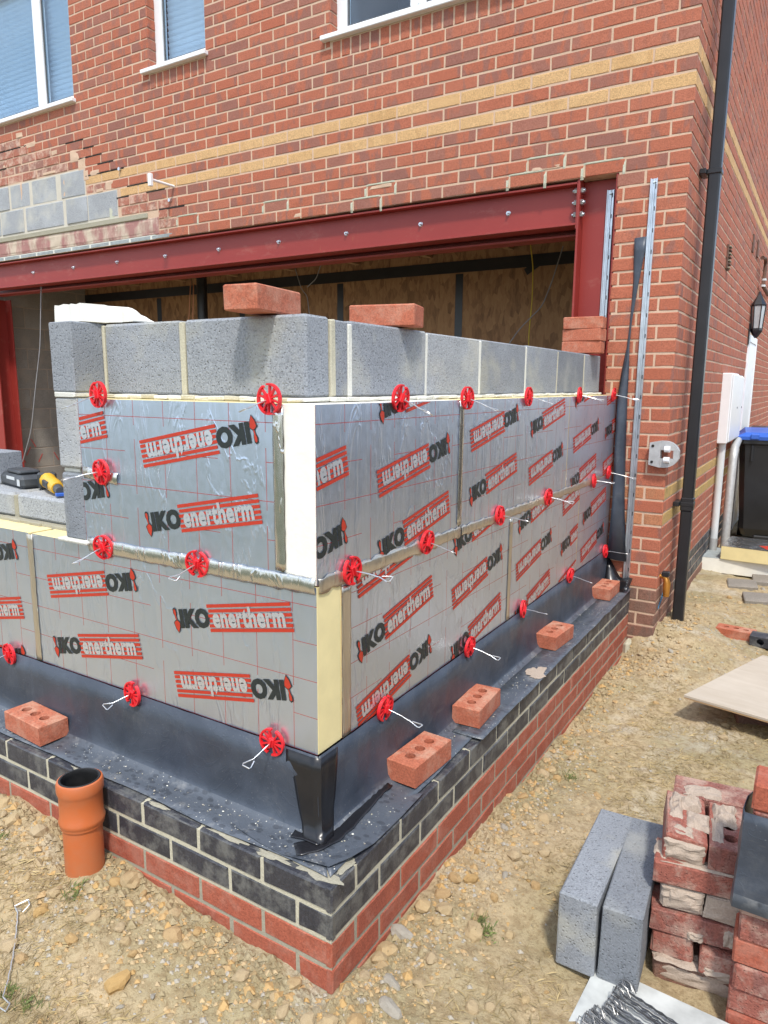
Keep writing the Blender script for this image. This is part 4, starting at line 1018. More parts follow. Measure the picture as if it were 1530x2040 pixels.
for xa, xb in ((-2.3, -1.605), (-1.585, -1.155)): blk('sill_block', (xa, .252, .700), (xb, .465, .788), 'block_pale', bw, .010)
mb = MB(); bed(-1.607, .254, -1.583, .46, .695, .78, 'mortar_grey')
for k in range(18): bed(-2.3+k*.063, .236+rnd.uniform(-.01, .005), -2.3+k*.063+.066, .46, .683, .699, 'mortar_grey')
mb.build('sill_mortar', bw)
# white foam lump on the pier
t = thing('foam_offcut', 'broken piece of white foam lying on top of the block pier', 'foam')
mb = MB(); V = []; n = 14
for i in range(n+1):
    x = -1.195+.285*i/n; hh = .052*(1-max(0, (i-8)/6.2)**1.3)*(.7 if i == 0 else 1)+.006*nz(i*1.7, 3)
    for yy in ((.185 if x < -1.04 else .258), .285, .34): V.append((x+.006*nz(i*2, yy*20), yy+.012*nz(i, yy*9), 1.368)); V.append((x+.005*nz(i*3, yy*9), yy+.012*nz(i, yy*9), 1.368+max(.004, hh+.008*nz(i*2.3, yy*30))))
F = []
for i in range(n):
    a = i*6; b = a+6
    F += [(a, a+1, b+1, b), (a+1, a+3, b+3, b+1), (a+3, a+5, b+5, b+3), (a+5, a+4, b+4, b+5)]
F += [(0, 1, 3, 2), (2, 3, 5, 4), (n*6, n*6+2, n*6+3, n*6+1), (n*6+2, n*6+4, n*6+5, n*6+3)]
mb.add(V, F, 'foam_w'); mb.build('foam_lump', t)
# tools on the sill blocks
t = thing('multi_tool', 'yellow and black power tool lying on the low sill blocks', 'power tool', (-1.475, .33, .789), R(-24))
mb = MB(); mb.tube([(-.11, 0, .033), (-.05, 0, .031), (.03, 0, .029), (.08, 0, .026)], [.030, .026, .026, .022], 'yellow', 12); mb.build('body', t, True)
mb = MB(); mb.box((-.06, -.029, .02), (.03, -.018, .045), 'tool_grey', .003); mb.box((-.145, -.032, .001), (-.108, .032, .062), 'tool_grey', .006); mb.build('grip', t)
mb = MB(); mb.tube([(.081, 0, .026), (.12, 0, .022)], [.018, .014], 'tool_grey', 10); mb.box((.11, -.016, .005), (.135, .016, .016), 'blue_plastic', .002); mb.build('head', t)
t = thing('battery_pack', 'dark battery charger lying on the low sill blocks beside the power tool', 'charger', (-1.74, .38, .789), R(-12))
mb = MB(); mb.box((-.11, -.05, 0), (.11, .05, .05), 'tool_grey', .014); mb.box((-.06, -.04, .0505), (.07, .04, .066), 'tool_grey', .006); mb.build('body', t)
mb = MB(); mb.box((.075, -.0515, .012), (.10, -.0502, .036), 'upvc_dull'); mb.box((-.03, -.0515, .03), (.05, -.0502, .042), 'upvc_dull'); mb.build('sticker', t)
t = thing('concrete_block', 'single grey concrete block standing on the sill at the left edge', 'concrete block', (-2.07, .40, .789))
o = blk('block_body', (-.22, -.05, 0), (.22, .05, .125), 'block', t)

# ------------------------------------------------------------------ bricks with three holes
def holed_brick(mb, L, W, Hh, holes, r, m_side, m_top, ch=.003, depth=.06):
    """brick, x along its length, centred, base z=0; round holes through the top face"""
    hl, hw = L/2, W/2; n = 16
    rim = [(-hl+ch, -hw+ch), (hl-ch, -hw+ch), (hl-ch, hw-ch), (-hl+ch, hw-ch)]; out = [(-hl, -hw), (hl, -hw), (hl, hw), (-hl, hw)]
    J = lambda: rnd.uniform(-.0012, .0012)
    base = [(x+J(), y+J(), 0.0) for x, y in out]; mid = [(x+J(), y+J(), Hh-ch) for x, y in out]; top = [(x, y, Hh) for x, y in rim]
    mb.add(base+mid, [(0, 1, 5, 4), (1, 2, 6, 5), (2, 3, 7, 6), (3, 0, 4, 7), (3, 2, 1, 0)], m_side)
    mb.add(mid+top, [(0, 1, 5, 4), (1, 2, 6, 5), (2, 3, 7, 6), (3, 0, 4, 7)], m_top)
    k = len(holes); xs_ = [-hl+ch]+[(holes[i]+holes[i+1])/2 for i in range(k-1)]+[hl-ch]
    for i, hx in enumerate(holes):
        a, b, c0, c1 = xs_[i], xs_[i+1], -hw+ch, hw-ch
        V = []; 
        for q in range(n):
            th = 2*math.pi*(q+.5)/n; cx, sy = math.cos(th), math.sin(th)
            tx = ((b-hx) if cx > 0 else (a-hx))/cx if abs(cx) > 1e-6 else 9e9; ty = (c1 if sy > 0 else c0)/sy if abs(sy) > 1e-6 else 9e9
            s_ = min(abs(tx), abs(ty)); V.append((hx+cx*s_, sy*s_, Hh))
        for q in range(n): th = 2*math.pi*(q+.5)/n; V.append((hx+r*math.cos(th), r*math.sin(th), Hh))
        for q in range(n): th = 2*math.pi*(q+.5)/n; V.append((hx+r*.94*math.cos(th), r*.94*math.sin(th), Hh-depth))
        F = [(q, (q+1) % n, n+(q+1) % n, n+q) for q in range(n)]
        # corners of each cell
        V += [(a, c0, Hh), (b, c0, Hh), (b, c1, Hh), (a, c1, Hh)]
        for ci, (X, Y) in enumerate(((a, c0), (b, c0), (b, c1), (a, c1))):
            best = sorted(range(n), key=lambda q: (V[q][0]-X)**2+(V[q][1]-Y)**2)[:2]
            q1 = max(best) if not (0 in best and n-1 in best) else 0; q0 = (q1-1) % n
            F.append((q0, 3*n+ci, q1))
        mb.add(V, F, m_top)
        mb.add(V[n:3*n], [(q, (q+1) % n, n+(q+1) % n, n+q) for q in range(n)]+[tuple(range(2*n-1, n-1, -1))], m_side)
def loose(label, x, y, z, rz, group=None, tilt=None, mats=('loose', 'loose_top'), name='loose_brick', holes=(-.055, 0, .055), dims=(.215, .1025, .065), r=.0165):
    mb = MB(); holed_brick(mb, *dims, holes, r, *mats) if holes else mb.box((-dims[0]/2, -dims[1]/2, 0), (dims[0]/2, dims[1]/2, dims[2]), mats[0], .004, jit=.0012)
    o = mb.build(name); o.location = (x, y, z); o.rotation_euler = tilt if tilt else (0, 0, rz); o['tint'] = rnd.random()
    return tag(o, label, 'brick', group)
G5 = 'three-hole bricks holding the membrane down'
loose('three-hole red brick on the front ledge at far left above the orange pipe', -1.294, .082, .013, R(-3.4), G5)
loose('largest seen three-hole brick on the right ledge, nearest the taped corner', -.0785, .577, .013, R(87), G5)
loose('second three-hole brick from the taped corner along the right ledge', -.0845, 1.018, .013, R(93.2), G5)
loose('third three-hole brick from the taped corner along the right ledge', -.086, 1.886, .013, R(86.1), G5)
loose('last three-hole brick on the right ledge, next to the house corner', -.085, 2.79, .013, R(90), G5)
loose('red brick lying across the front top of the block wall', -.40, .262, 1.3675, R(98), holes=None)
loose('red brick lying across the right top of the block wall past the corner', -.315, .745, 1.3635, R(13), holes=None)
mb = MB()
for z, rz, lab in ((1.366, 2, 'bottom of three bricks stacked on the block wall end by the steel column'), (1.432, -3, 'middle of three bricks stacked on the block wall end by the steel column'), (1.498, 3, 'top of three bricks stacked on the block wall end by the steel column')):
    loose(lab, -.30+rnd.uniform(-.004, .004), 2.83, z, R(rz), 'bricks stacked on the block wall', holes=None, dims=(.215, .1025, .0645))

# ------------------------------------------------------------------ wall ties with red retaining discs
def half_disc(mb, sgn):
    n = 14; r0, r1, y0, y1 = .0335, .0385, -.010, -.001
    a0, a1 = R(-81), R(81)
    A = [a0+(a1-a0)*i/n for i in range(n+1)]
    def P(r, a, y): return (sgn*(.0012+r*math.cos(a)), y, r*math.sin(a))
    V = []
    for a in A: V += [P(r0, a, y0), P(r1, a, y0), P(r1, a, y1), P(r0, a, y1)]
    F = [(i*4+k, i*4+(k+1) % 4, i*4+4+(k+1) % 4, i*4+4+k) for i in range(n) for k in range(4)]+[(0, 1, 2, 3), (n*4, n*4+1, n*4+2, n*4+3)]
    mb.add(V, F, 'red_plastic')
    for d in (-68, -36, 0, 36, 68):
        a = R(d); c, s_ = math.cos(a), math.sin(a); w = .0021; p, q = .006, .0345
        B = [(sgn*(.002+p*c-w*s_), p*s_+w*c), (sgn*(.002+q*c-w*s_), q*s_+w*c), (sgn*(.002+q*c+w*s_), q*s_-w*c), (sgn*(.002+p*c+w*s_), p*s_-w*c)]
        mb.prism(B, -.0085, -.0012, 'red_plastic')
def make_tie(label):
    t = thing('wall_tie', label, 'wall tie', group='wire wall ties with red discs')
    mb = MB(); half_disc(mb, 1); half_disc(mb, -1)
    mb.box((-.0085, -.013, -.013), (.0085, -.0012, .013), 'red_plastic', .002); mb.prism([(-.004, -.012), (.004, -.012), (.004, .012), (-.004, .012)], -.019, -.0132, 'red_plastic')
    mb.build('retaining_disc', t)
    mb = MB(); mb.tube([(0, .004, 0), (0, -.03, 0), (.001, -.06, -.002), (.0, -.082, -.005), (.001, -.086, -.005), (-.011, -.116, -.007), (-.008, -.122, -.007), (.013, -.121, -.007), (.014, -.116, -.007), (.006, -.092, -.006)], .0017, 'wire', 6); mb.build('wire', t, True)
    return t
TL = [((195, 786), 0, 'wall tie with red disc at the upper left, on the joint of the block pier', 30, 1.0), ((536, 795), 0, 'wall tie with red disc on the front top edge beside the white foam end', 20, .9), ((201, 940), 0, 'wall tie with red disc halfway up the block pier', -4, 1.05), ((205, 1090), 0, 'wall tie with red disc at the foot of the block pier', 8, 1.0), ((392, 1123), 0, 'wall tie with red disc on the shiny taped seam of the front', 5, .9), ((265, 1382), 0, 'wall tie with red disc at the top of the membrane in mid front', 10, .8), ((543, 1477), 0, 'wall tie with red disc at the top of the membrane left of the taped corner', 8, .95), ((20, 1302), 0, 'wall tie with red disc at the top of the membrane at the left edge', 0, .8),
      ((799, 793), 1, 'wall tie with red disc on the right top edge above the first logos', 25, 1.0), ((932, 793), 1, 'wall tie with red disc at the top of the dark upright tape', 30, 1.0), ((1054, 790), 1, 'wall tie with red disc on the right top edge mid way to the house', 20, .9), ((1155, 787), 1, 'wall tie with red disc on the right top edge before the last board', 15, 1.0), ((1223, 786), 1, 'wall tie with red disc on the right top edge touching the hanging strip', 10, 1.2), ((703, 1137), 1, 'wall tie with red disc on the right level seam just past the corner', 6, 1.0), ((852, 1080), 1, 'wall tie with red disc on the right level seam before the dark tape', 6, .85), ((997, 1027), 1, 'wall tie with red disc on the right level seam above the buff tape', 10, 1.0), ((1093, 990), 1, 'wall tie with red disc on the right level seam mid way to the house', 6, 1.0), ((1184, 958), 1, 'lower of two red disc wall ties close together by the house', 4, .9), ((1213, 941), 1, 'upper of two red disc wall ties close together by the house', 6, 1.3), ((766, 1410), 1, 'wall tie with red disc at the membrane top nearest the corner on the right', 6, 1.05), ((935, 1288), 1, 'wall tie with red disc at the membrane top behind the second ledge brick', 8, 1.0), ((1041, 1213), 1, 'wall tie with red disc at the membrane top below the buff tape', 3, .9), ((1135, 1146), 1, 'wall tie with red disc at the membrane top behind the third ledge brick', 2, 1.0), ((1205, 1098), 1, 'wall tie with red disc at the membrane top nearest the house', 0, 1.1)]
proto = None
for (u_, v_), side_, lab, dz, ln in TL:
    p = at(u_, v_, 1, .135) if side_ == 0 else at(u_, v_, 0, -.135)
    if proto is None: t = proto = make_tie(lab)
    else: t = dup(proto)
    t['label'] = lab
    low = v_ > 1200 or (side_ == 1 and p.z < .3)
    o_ = .0075 if low else .0035
    t.location = (p.x, yF-o_, p.z) if side_ == 0 else (xR+o_, p.y, p.z)
    rz = R(90)*side_ + R(rnd.uniform(-8, 8)); t.rotation_euler = (R(rnd.uniform(-6, 6)), R(rnd.uniform(-24, 24)), rz)
    w_ = [c for c in t.children if c.name.startswith('wire')][0]; w_.scale = (1, ln, 1); w_.rotation_euler = (R(dz*.5), 0, 0)

# ------------------------------------------------------------------ house fittings
t = thing('downpipe', 'black square downpipe running down the side of the house beside the corner', 'downpipe', (.225, 3.38, -.27))
mb = MB(); mb.box((-.0325, -.0325, 0), (.0325, .0325, .72), 'black_plastic', .008); mb.build('lower_pipe', t)
mb = MB(); mb.box((-.0325, -.0325, .785), (.0325, .0325, 4.95), 'black_plastic', .008); mb.build('upper_pipe', t)
mb = MB(); mb.box((-.0365, -.0365, .715), (.0365, .0365, .80), 'black_plastic', .007); mb.build('collar', t)
for z in (.745, 2.63):
    mb = MB(); mb.box((-.0385, -.0385, z), (.0385, .0385, z+.028), 'black_plastic', .004); mb.box((-.074, -.062, z), (-.0386, .062, z+.028), 'black_plastic', .003); mb.build('clip', t)
t = thing('pipe_bracket', 'grey cast bracket with white rollers fixed at the house corner', 'bracket', (.06, D-.0105, .815))
mb = MB(); out = [(-.0, -.062), (.0, .062)]+[(.075+.082*math.cos(a), .075*math.sin(a)) for a in [R(90-15*i) for i in range(13)]]
hole = [(.075, -.020), (.075, .020), (.115, .020), (.115, -.020)]
mb.prism([(.0, -.062), (.0, .062), (.06, .075), (.06, -.075)], -.045, 0, 'cast'); mb.prism([(.0605, .0235), (.0605, .0745)]+[(.08+.08*math.cos(a), .0745*math.sin(a)) for a in [R(90-9*i) for i in range(9)]]+[(.15, .0235)], -.042, -.004, 'cast')
mb.prism([(.0605, -.0745), (.0605, -.0235), (.15, -.0235)]+[(.08+.08*math.cos(a), .0745*math.sin(a)) for a in [R(-18-9*i) for i in range(9)]], -.042, -.004, 'cast'); mb.prism([(.128, -.023), (.128, .023), (.158, .023), (.158, -.023)], -.041, -.005, 'cast'); mb.build('plate', t)
for z in (-.030, .030):
    mb = MB(); mb.tube([(.082, -.05, z), (.112, -.05, z)], .017, 'upvc', 14); mb.build('roller', t, True)
for z in (-.045, .045):
    mb = MB(); mb.tube([(.018, -.049, z), (.018, -.044, z)], .008, 'dark_gap', 8); mb.build('screw_hole', t)
def vent(label, u0, v0, u1, v1, w=.05, slat=True):
    A = at(u0, v0, 0, X0); B = at(u1, v1, 0, X0); c = (A+B)/2; h = abs(A.z-B.z)
    t = thing('air_vent', label, 'vent', (X0, c.y, c.z)); mb = MB(); mb.box((-.002, -w/2-.02, -h/2), (.012, w/2+.02, h/2), 'rust', .003); mb.build('frame', t)
    if slat:
        k = int(h/.022)
        for i in range(k):
            mb = MB(); z = -h/2+.008+i*h/k; mb.box((.0125, -w/2, z), (.026, w/2, z+.008), 'rust' if i % 2 else 'mortar_grey', .001); mb.build('slat', t)
vent('slatted rusty vent on the side wall of the house', 1451, 489, 1447, 538, .09)
vent('dark flat vent plate high on the side wall, left of a pair', 1501, 467, 1498, 503, .05, False)
vent('dark flat vent plate high on the side wall above the bent pipe', 1510, 478, 1507, 513, .05, False)
def pts3(L, x): return [(x, *at(a, b, 0, X0)[1:]) for a, b in L]
t = thing('waste_pipe', 'thin bent brown pipe on the side wall above the lantern', 'pipe')
mb = MB(); P = pts3([(1508, 514), (1514, 516), (1515, 525), (1511, 558), (1509, 570), (1520, 588), (1530, 590)], X0+.05); mb.tube(P, .018, 'rust', 8); mb.build('pipe_run', t, True)
for q in (P[4], P[3]):
    mb = MB(); mb.tube([(q[0], q[1], q[2]-.01), (q[0], q[1], q[2]+.01)], .024, 'upvc_dull', 10); mb.build('joint', t)
t = thing('wall_lantern', 'black hexagonal lantern on the side wall above the white door', 'lantern', (X0, 6.87, 1.69)); t.scale = (.66, .66, 1)
mb = MB(); mb.box((-.002, -.05, -.08), (.02, .05, .12), 'black_plastic', .004); mb.build('backplate', t)
Mx = Matrix.Translation((.10, 0, 0))
mb = MB(); mb.lathe([(.02, -.02), (.07, .03), (.082, .05), (.082, .07), (.0, .07)], 'black_plastic', 6, Mx); mb.build('base_cup', t); mb = MB(); mb.lathe([(.10, .285), (.105, .295), (.03, .385), (.02, .40), (.012, .42), (0, .425)], 'black_plastic', 6, Mx); mb.build('cap', t)
mb = MB(); mb.lathe([(.072, .072), (.092, .284)], 'lamp_glass', 6, Mx); mb.build('glass', t)
for i in range(6):
    a = R(60*i); mb = MB(); mb.tube([(.10+.076*math.cos(a), .076*math.sin(a), .065), (.10+.098*math.cos(a), .098*math.sin(a), .288)], .007, 'black_plastic', 6); mb.build('bar', t)
t = thing('house_door', 'narrowly seen white plastic side door below the lantern', 'door', (X0-.004, 6.89, -.32))
mb = MB(); mb.box((0, 0, 0), (.018, .065, 2.03), 'upvc', .003); mb.box((0, .795, 0), (.018, .86, 2.03), 'upvc', .003); mb.box((0, .066, 1.96), (.017, .794, 2.03), 'upvc', .003); mb.build('frame', t)
mb = MB(); mb.box((0, .067, .0), (.010, .793, 1.958), 'upvc', .003); mb.build('leaf', t)
def meter(label, y0, y1, z0, z1, dx=.085):
    t = thing('meter_box', label, 'meter box', (X0, y0, z0)); w_, h = y1-y0, z1-z0
    mb = MB(); mb.box((-.003, 0, 0), (dx-.012, w_, h), 'upvc', .006); mb.build('case', t)
    mb = MB(); mb.box((dx-.0115, .012, .012), (dx, w_-.012, h-.012), 'upvc', .005); mb.build('lid', t)
    mb = MB(); mb.tube([(dx-.001, w_-.05, h*.5), (dx+.004, w_-.05, h*.5)], .008, 'dark_grey', 8); mb.build('latch', t)
meter('nearer of two white meter boxes on the side wall', 5.15, 5.62, .735, 1.30); meter('farther of two white meter boxes on the side wall', 5.70, 6.12, .73, 1.29, .072)
t = thing('cable_conduit', 'pale grey upright pipe below the nearer meter box', 'pipe', (X0+.035, 5.22, -.30))
mb = MB(); mb.tube([(0, 0, .22), (0, 0, 1.03)], .029, 'upvc_dull', 14); mb.build('upper_pipe', t, True)
mb = MB(); mb.tube([(0, 0, 0), (0, 0, .24)], .031, 'cast', 14); mb.build('lower_pipe', t, True)
t = thing('waste_pipe', 'dark grey pipe bending down the side wall behind the wheelie bin', 'pipe')
mb = MB(); mb.tube([(X0+.06, 6.4, .72), (X0+.07, 6.0, .70), (X0+.07, 5.85, .66), (X0+.07, 5.78, .56), (X0+.07, 5.76, -.3)], .036, 'cast', 12); mb.build('pipe_run', t, True)
t = thing('drain_valve', 'small brass fitting low on the side wall beside the downpipe', 'valve', (X0+.03, 3.1, .03))
mb = MB(); mb.tube([(-.035, 0, .06), (0, 0, .055), (.01, 0, .02), (.01, 0, -.06)], [.012, .016, .022, .018], 'brass', 10); mb.build('body', t, True)
mb = MB(); mb.box((-.02, -.02, .06), (.02, .02, .09), 'black_plastic', .004); mb.build('cap', t)
mb = MB()
for k in range(9): mb.box((.0004, 3.10+.016*k, -.115+.007*k+.008*nz(k*2, 1)), (.0012, 3.13+.016*k, -.10+.009*k), 'spray_blue', 0, Matrix.Translation((X0+.001, 0, 0)))
mb.build('spray_mark', side)

# wheelie bin
t = thing('wheelie_bin', 'black wheelie bin with a blue lid standing in the side passage', 'bin', (.49, 6.45, -.285), R(4))
mb = MB(); V = []
for z, a, b in ((.09, .20, .22), (.16, .225, .25), (.95, .285, .325), (.965, .305, .345), (1.0, .305, .345)):
    for sx, sy in ((-1, -1), (1, -1), (1, 1), (-1, 1)):
        for k in ((1, .82), (.82, 1)) if sx*sy > 0 else ((.82, 1), (1, .82)): V.append((sx*a*k[0], sy*b*k[1], z))
F = [(j*8+i, j*8+(i+1) % 8, (j+1)*8+(i+1) % 8, (j+1)*8+i) for j in range(4) for i in range(8)]+[tuple(range(8)), tuple(range(39, 31, -1))]
mb.add(V, F, 'black_plastic'); mb.box((-.1, -.24, 0), (.1, -.15, .10), 'black_plastic', .01); mb.build('body', t)
mb = MB(); mb.add([(-.30, -.355, 1.0), (.30, -.355, 1.0), (.315, .34, 1.0), (-.315, .34, 1.0), (-.31, -.36, 1.03), (.31, -.36, 1.03), (.32, .34, 1.03), (-.32, .34, 1.03), (-.24, -.30, 1.065), (.24, -.30, 1.065), (.26, .28, 1.085), (-.26, .28, 1.085)], [(0, 1, 5, 4), (1, 2, 6, 5), (2, 3, 7, 6), (3, 0, 4, 7), (4, 5, 9, 8), (5, 6, 10, 9), (6, 7, 11, 10), (7, 4, 8, 11), (8, 9, 10, 11), (3, 2, 1, 0)], 'blue_plastic')
for x in (-.16, .0, .16): mb.box((x-.035, -.375, 1.005), (x+.035, -.30, 1.055), 'blue_plastic', .008)
mb.build('lid', t)
for s_ in (-1, 1):
    mb = MB(); mb.tube([(s_*.24, .24, .10), (s_*.19, .24, .10)], .10, 'rubber', 18); mb.build('wheel', t)
mb = MB(); mb.tube([(-.22, .39, 1.02), (.22, .39, 1.02)], .016, 'black_plastic', 8); mb.box((-.23, .34, 1.0), (-.2, .40, 1.03), 'black_plastic'); mb.box((.2, .34, 1.0), (.23, .40, 1.03), 'black_plastic'); mb.build('handle', t)
for x in (-.17, .0, .17):
    mb = MB(); mb.box((x-.012, -.335, .80), (x+.012, -.29, .955), 'black_plastic', .004); mb.build('rib', t)
t = thing('wheelie_bin', 'second bin behind, only its black lid showing', 'bin', (.50, 7.35, -.285), R(4))
mb = MB(); mb.add(V, F, 'black_plastic'); mb.build('body', t)
mb = MB(); mb.box((-.31, -.35, 1.001), (.31, .34, 1.06), 'black_plastic', .03); mb.build('lid', t)

# foam boards, pavers, ground bits in the passage
t = thing('foam_offcut', 'thick white foam board offcut lying on the ground in the side passage', 'foam', (.385, 5.12, -.282), R(1.5))
mb = MB(); mb.box((-.27, -.2, .0), (.29, .22, .118), 'foam_w', .002); mb.build('foam_core', t); mb = MB(); mb.box((-.271, -.201, .1182), (.291, .221, .1192), 'slate'); mb.build('facing', t)
t = thing('foam_offcut', 'yellow foil-topped foam board offcut lying on the white one', 'foam', (.58, 5.11, -.162), R(-3))
mb = MB(); mb.box((-.29, -.22, 0), (.4, .24, .106), 'foam_y', .002); mb.build('foam_core', t); mb = MB(); mb.box((-.291, -.221, .1062), (.401, .241, .1072), 'tape_foil'); mb.box((-.06, -.15, .1074), (.06, -.02, .1078), 'print_red', 0, Matrix.Rotation(R(30), 4, 'Z')); mb.build('facing', t)
for lab, u0, v0, rz in (('paving block nearest the foam boards', 1478, 1166, 8), ('paving block nearest the plywood sheet', 1512, 1194, 10), ('paving block at the right edge by the yellow foam', 1528, 1158, 8)):
    p = at(u0, v0, 2, -.27); o = MB(); o.box((-.10, -.10, -.045), (.10, .10, .028), 'paver', .008, jit=.003); o = o.build('paving_block'); o.location = (p.x, p.y, -.275); o.rotation_euler = (R(2), R(-2), R(rz)); tag(o, 'weathered grey '+lab, 'paving block', 'paving blocks in the passage')
loose('red brick with holes lying flat on the ground beyond the plywood', .545, 3.50, -.342, R(-4), mats=('loose', 'loose_top'), holes=(-.055, .0, .055))
mb = MB(); holed_brick(mb, .215, .065, .1025, (-.05, .02), .02, 'eng', 'eng')
o = mb.build('loose_brick'); o.location = (.745, 3.47, -.30); o.rotation_euler = (R(90), 0, R(-4)); tag(o, 'dark blue holed brick lying beside the red one beyond the plywood', 'brick')

# plywood on supports
A = at(1362, 1383, 2, -.24); B = at(1425, 1287, 2, -.24)
t = thing('plywood_sheet', 'weathered pale plywood sheet propped flat above the ground', 'plywood', (.449, 2.205, -.252), R(-12), tilt=(R(.3), R(.8), R(-9)))
mb = MB(); mb.box((0, 0, 0), (.95, .80, .012), 'ply', .001, Matrix(((1, .19, 0, 0), (0, 1, 0, 0), (0, 0, 1, 0), (0, 0, 0, 1)))); mb.build('top_ply', t)
mb = MB(); mb.box((.001, .001, -.007), (.949, .799, -.0003), 'ply_edge', .001, Matrix(((1, .19, 0, 0), (0, 1, 0, 0), (0, 0, 1, 0), (0, 0, 0, 1)))); mb.build('edge_ply', t)
for lab, x, y, rz in (('brick propping the near edge of the plywood sheet', .76, 2.40, 20), ('brick propping the hidden far side of the plywood sheet', .85, 2.75, 70)):
    z = hgt(x, y)-.006; loose(lab, x, y, z, R(rz), mats=('old_brown', 'old_brown'), holes=None, dims=(.215, .1025, max(.05, -.262-z)))

# orange drain pipe
t = thing('drain_pipe', 'orange plastic drain pipe with collar standing in the ground by the plinth', 'pipe', (-.842, -.0765, -.34), tilt=(R(-1.5), R(-1.5), 0))
mb = MB(); mb.lathe([(.055, 0), (.055, .255)], 'terracotta', 36); mb.build('pipe_run', t, True)
mb = MB(); mb.lathe([(.0552, .252), (.0605, .255), (.0605, .262), (.0635, .266), (.0645, .276), (.0605, .284), (.0605, .352), (.0625, .356), (.0650, .364), (.0650, .386), (.0625, .393), (.0580, .395)], 'terracotta', 36); mb.build('socket', t, True)
mb = MB(); mb.lathe([(.0578, .3935), (.0560, .397), (.0520, .396), (.0510, .385), (.0545, .378), (.0545, .12), (0, .12)], 'rubber', 36); mb.build('rubber_seal', t, True)

# ------------------------------------------------------------------ loose blocks, brick stacks, ties at the lower right
zg = -.335
for lab, x, y, rz, m in (('pale grey concrete block standing on edge, left of a pair', .464, .660, 1.1, 'block'), ('dark grey concrete block standing on edge, right of a pair', .5655, .668, 3.2, 'block_dark')):
    t = thing('concrete_block', lab, 'concrete block', (x, y, zg), R(rz), 'two concrete blocks on the ground')
    mb = MB(); mb.box((-.05, -.22, 0), (.05, .22, .215), m, .004, jit=.0015); o = mb.build('block_body', t); o['tint'] = rnd.random()
def lump(mb, cx, cy, cz, rx, ry, h, m, seed, n=9):
    """crust of old mortar on a flat face (z up)"""
    V = []; F = []
    for j in range(n+1):
        for i in range(n+1):
            x, y = 2*i/n-1, 2*j/n-1; f = max(0, 1-max(abs(x), abs(y))**3)
            edge = 1+.22*nz(x*2+seed, y*2, seed)
            V.append((cx+rx*x*edge, cy+ry*y*edge, cz+h*(f**.4)*(.65+.7*nz(x*1.8+seed, y*1.8+seed))*(1 if f > 0 else 0)))
    F = [(j*(n+1)+i, j*(n+1)+i+1, (j+1)*(n+1)+i+1, (j+1)*(n+1)+i) for j in range(n) for i in range(n)]
    mb.add(V, F, m)
def reclaimed(label, x, y, z, rz, dims=(.215, .1025, .066), top=None, front=None, end=None, m='reclaim', tilt=(0, 0), hole=False, jit=.003, group='reclaimed bricks stacked beside the concrete blocks'):
    t = thing('reclaimed_brick', label, 'brick', (x, y, z), R(rz), group, (R(tilt[0]), R(tilt[1]), R(rz)))
    mb = MB(); a = [d/2 for d in dims]
    if hole: holed_brick(mb, *dims, (-.055, .0, .055), .017, m, m)
    else: mb.box((-a[0], -a[1], 0), (a[0], a[1], dims[2]), m, .005, jit=jit)
    o = mb.build('brick_body', t); o['tint'] = rnd.random()
    mb = MB(); sd_ = rnd.random()*50
    if top:
        for cx, cy, rx, ry, h in top: lump(mb, cx, cy, dims[2]-.002, rx, ry, h, 'mortar_old', sd_); sd_ += 3
    if front:
        Mx = Matrix.Translation((0, -a[1], dims[2]/2)) @ Matrix.Rotation(R(90), 4, 'X')
        for cx, cz, rx, rz_, h in front:
            m2 = MB(); lump(m2, cx, cz, -.002, rx, rz_, h, 'mortar_old', sd_); mb.add(m2.v, m2.f, 'mortar_old', 0, Mx); sd_ += 3
    if end:
        Mx = Matrix.Translation((-a[0], 0, dims[2]/2)) @ Matrix.Rotation(R(-90), 4, 'Z') @ Matrix.Rotation(R(90), 4, 'X')
        for cy_, cz, ry, rz_, h in end:
            m2 = MB(); lump(m2, cy_, cz, -.002, ry, rz_, h, 'mortar_old', sd_); mb.add(m2.v, m2.f, 'mortar_old', 0, Mx); sd_ += 3
    if mb.v: mb.build('mortar_crust', t, recalc=False)
    return t
H = .0685; zb = -.365; yF2 = .575
ff = [(0, 0, .045, .028, .012)]
# bottom up: F, E, D, C, B, A
reclaimed('muddy bottom brick of the reclaimed stack behind the wire ties', .742, yF2+.052, zb, 8, top=[(-.05, -.03, .06, .03, .012)], front=[(0, 0, .09, .025, .006)], m='old_brown')
reclaimed('short end-on red brick, left in the second layer of the reclaimed stack', .672, yF2+.11, zb+H, 96, top=[(.02, 0, .07, .045, .006)])
reclaimed('mortar-edged end-on brick, right in the second layer of the reclaimed stack', .790, yF2+.10, zb+H, 98, (.215, .1025, .062), end=[(.0, -.02, .045, .012, .010)])
reclaimed('long dark red brick with drag marks in the third layer of the reclaimed stack', .728, yF2+.056, zb+2*H, 9, (.222, .1025, .066), front=[(.085, 0, .02, .025, .012), (-.0, -.02, .02, .012, .01)])
reclaimed('beige mortar-faced half brick, left in the fourth layer of the reclaimed stack', .678, yF2+.11, zb+3*H, 99, (.20, .098, .068), m='mortar_old', jit=.005, end=[(.01, 0, .045, .03, .014), (-.03, .01, .018, .02, .01)])
reclaimed('grey mortar-faced half brick, right in the fourth layer of the reclaimed stack', .786, yF2+.12, zb+3*H, 98, (.20, .1, .068), m='mortar_old', jit=.004, end=[(0, 0, .046, .03, .006)])
reclaimed('clean red face brick in the fifth layer of the reclaimed stack', .724, yF2+.062, zb+4*H, 9, top=[(-.08, .0, .03, .045, .010), (.0, -.03, .09, .02, .006)])
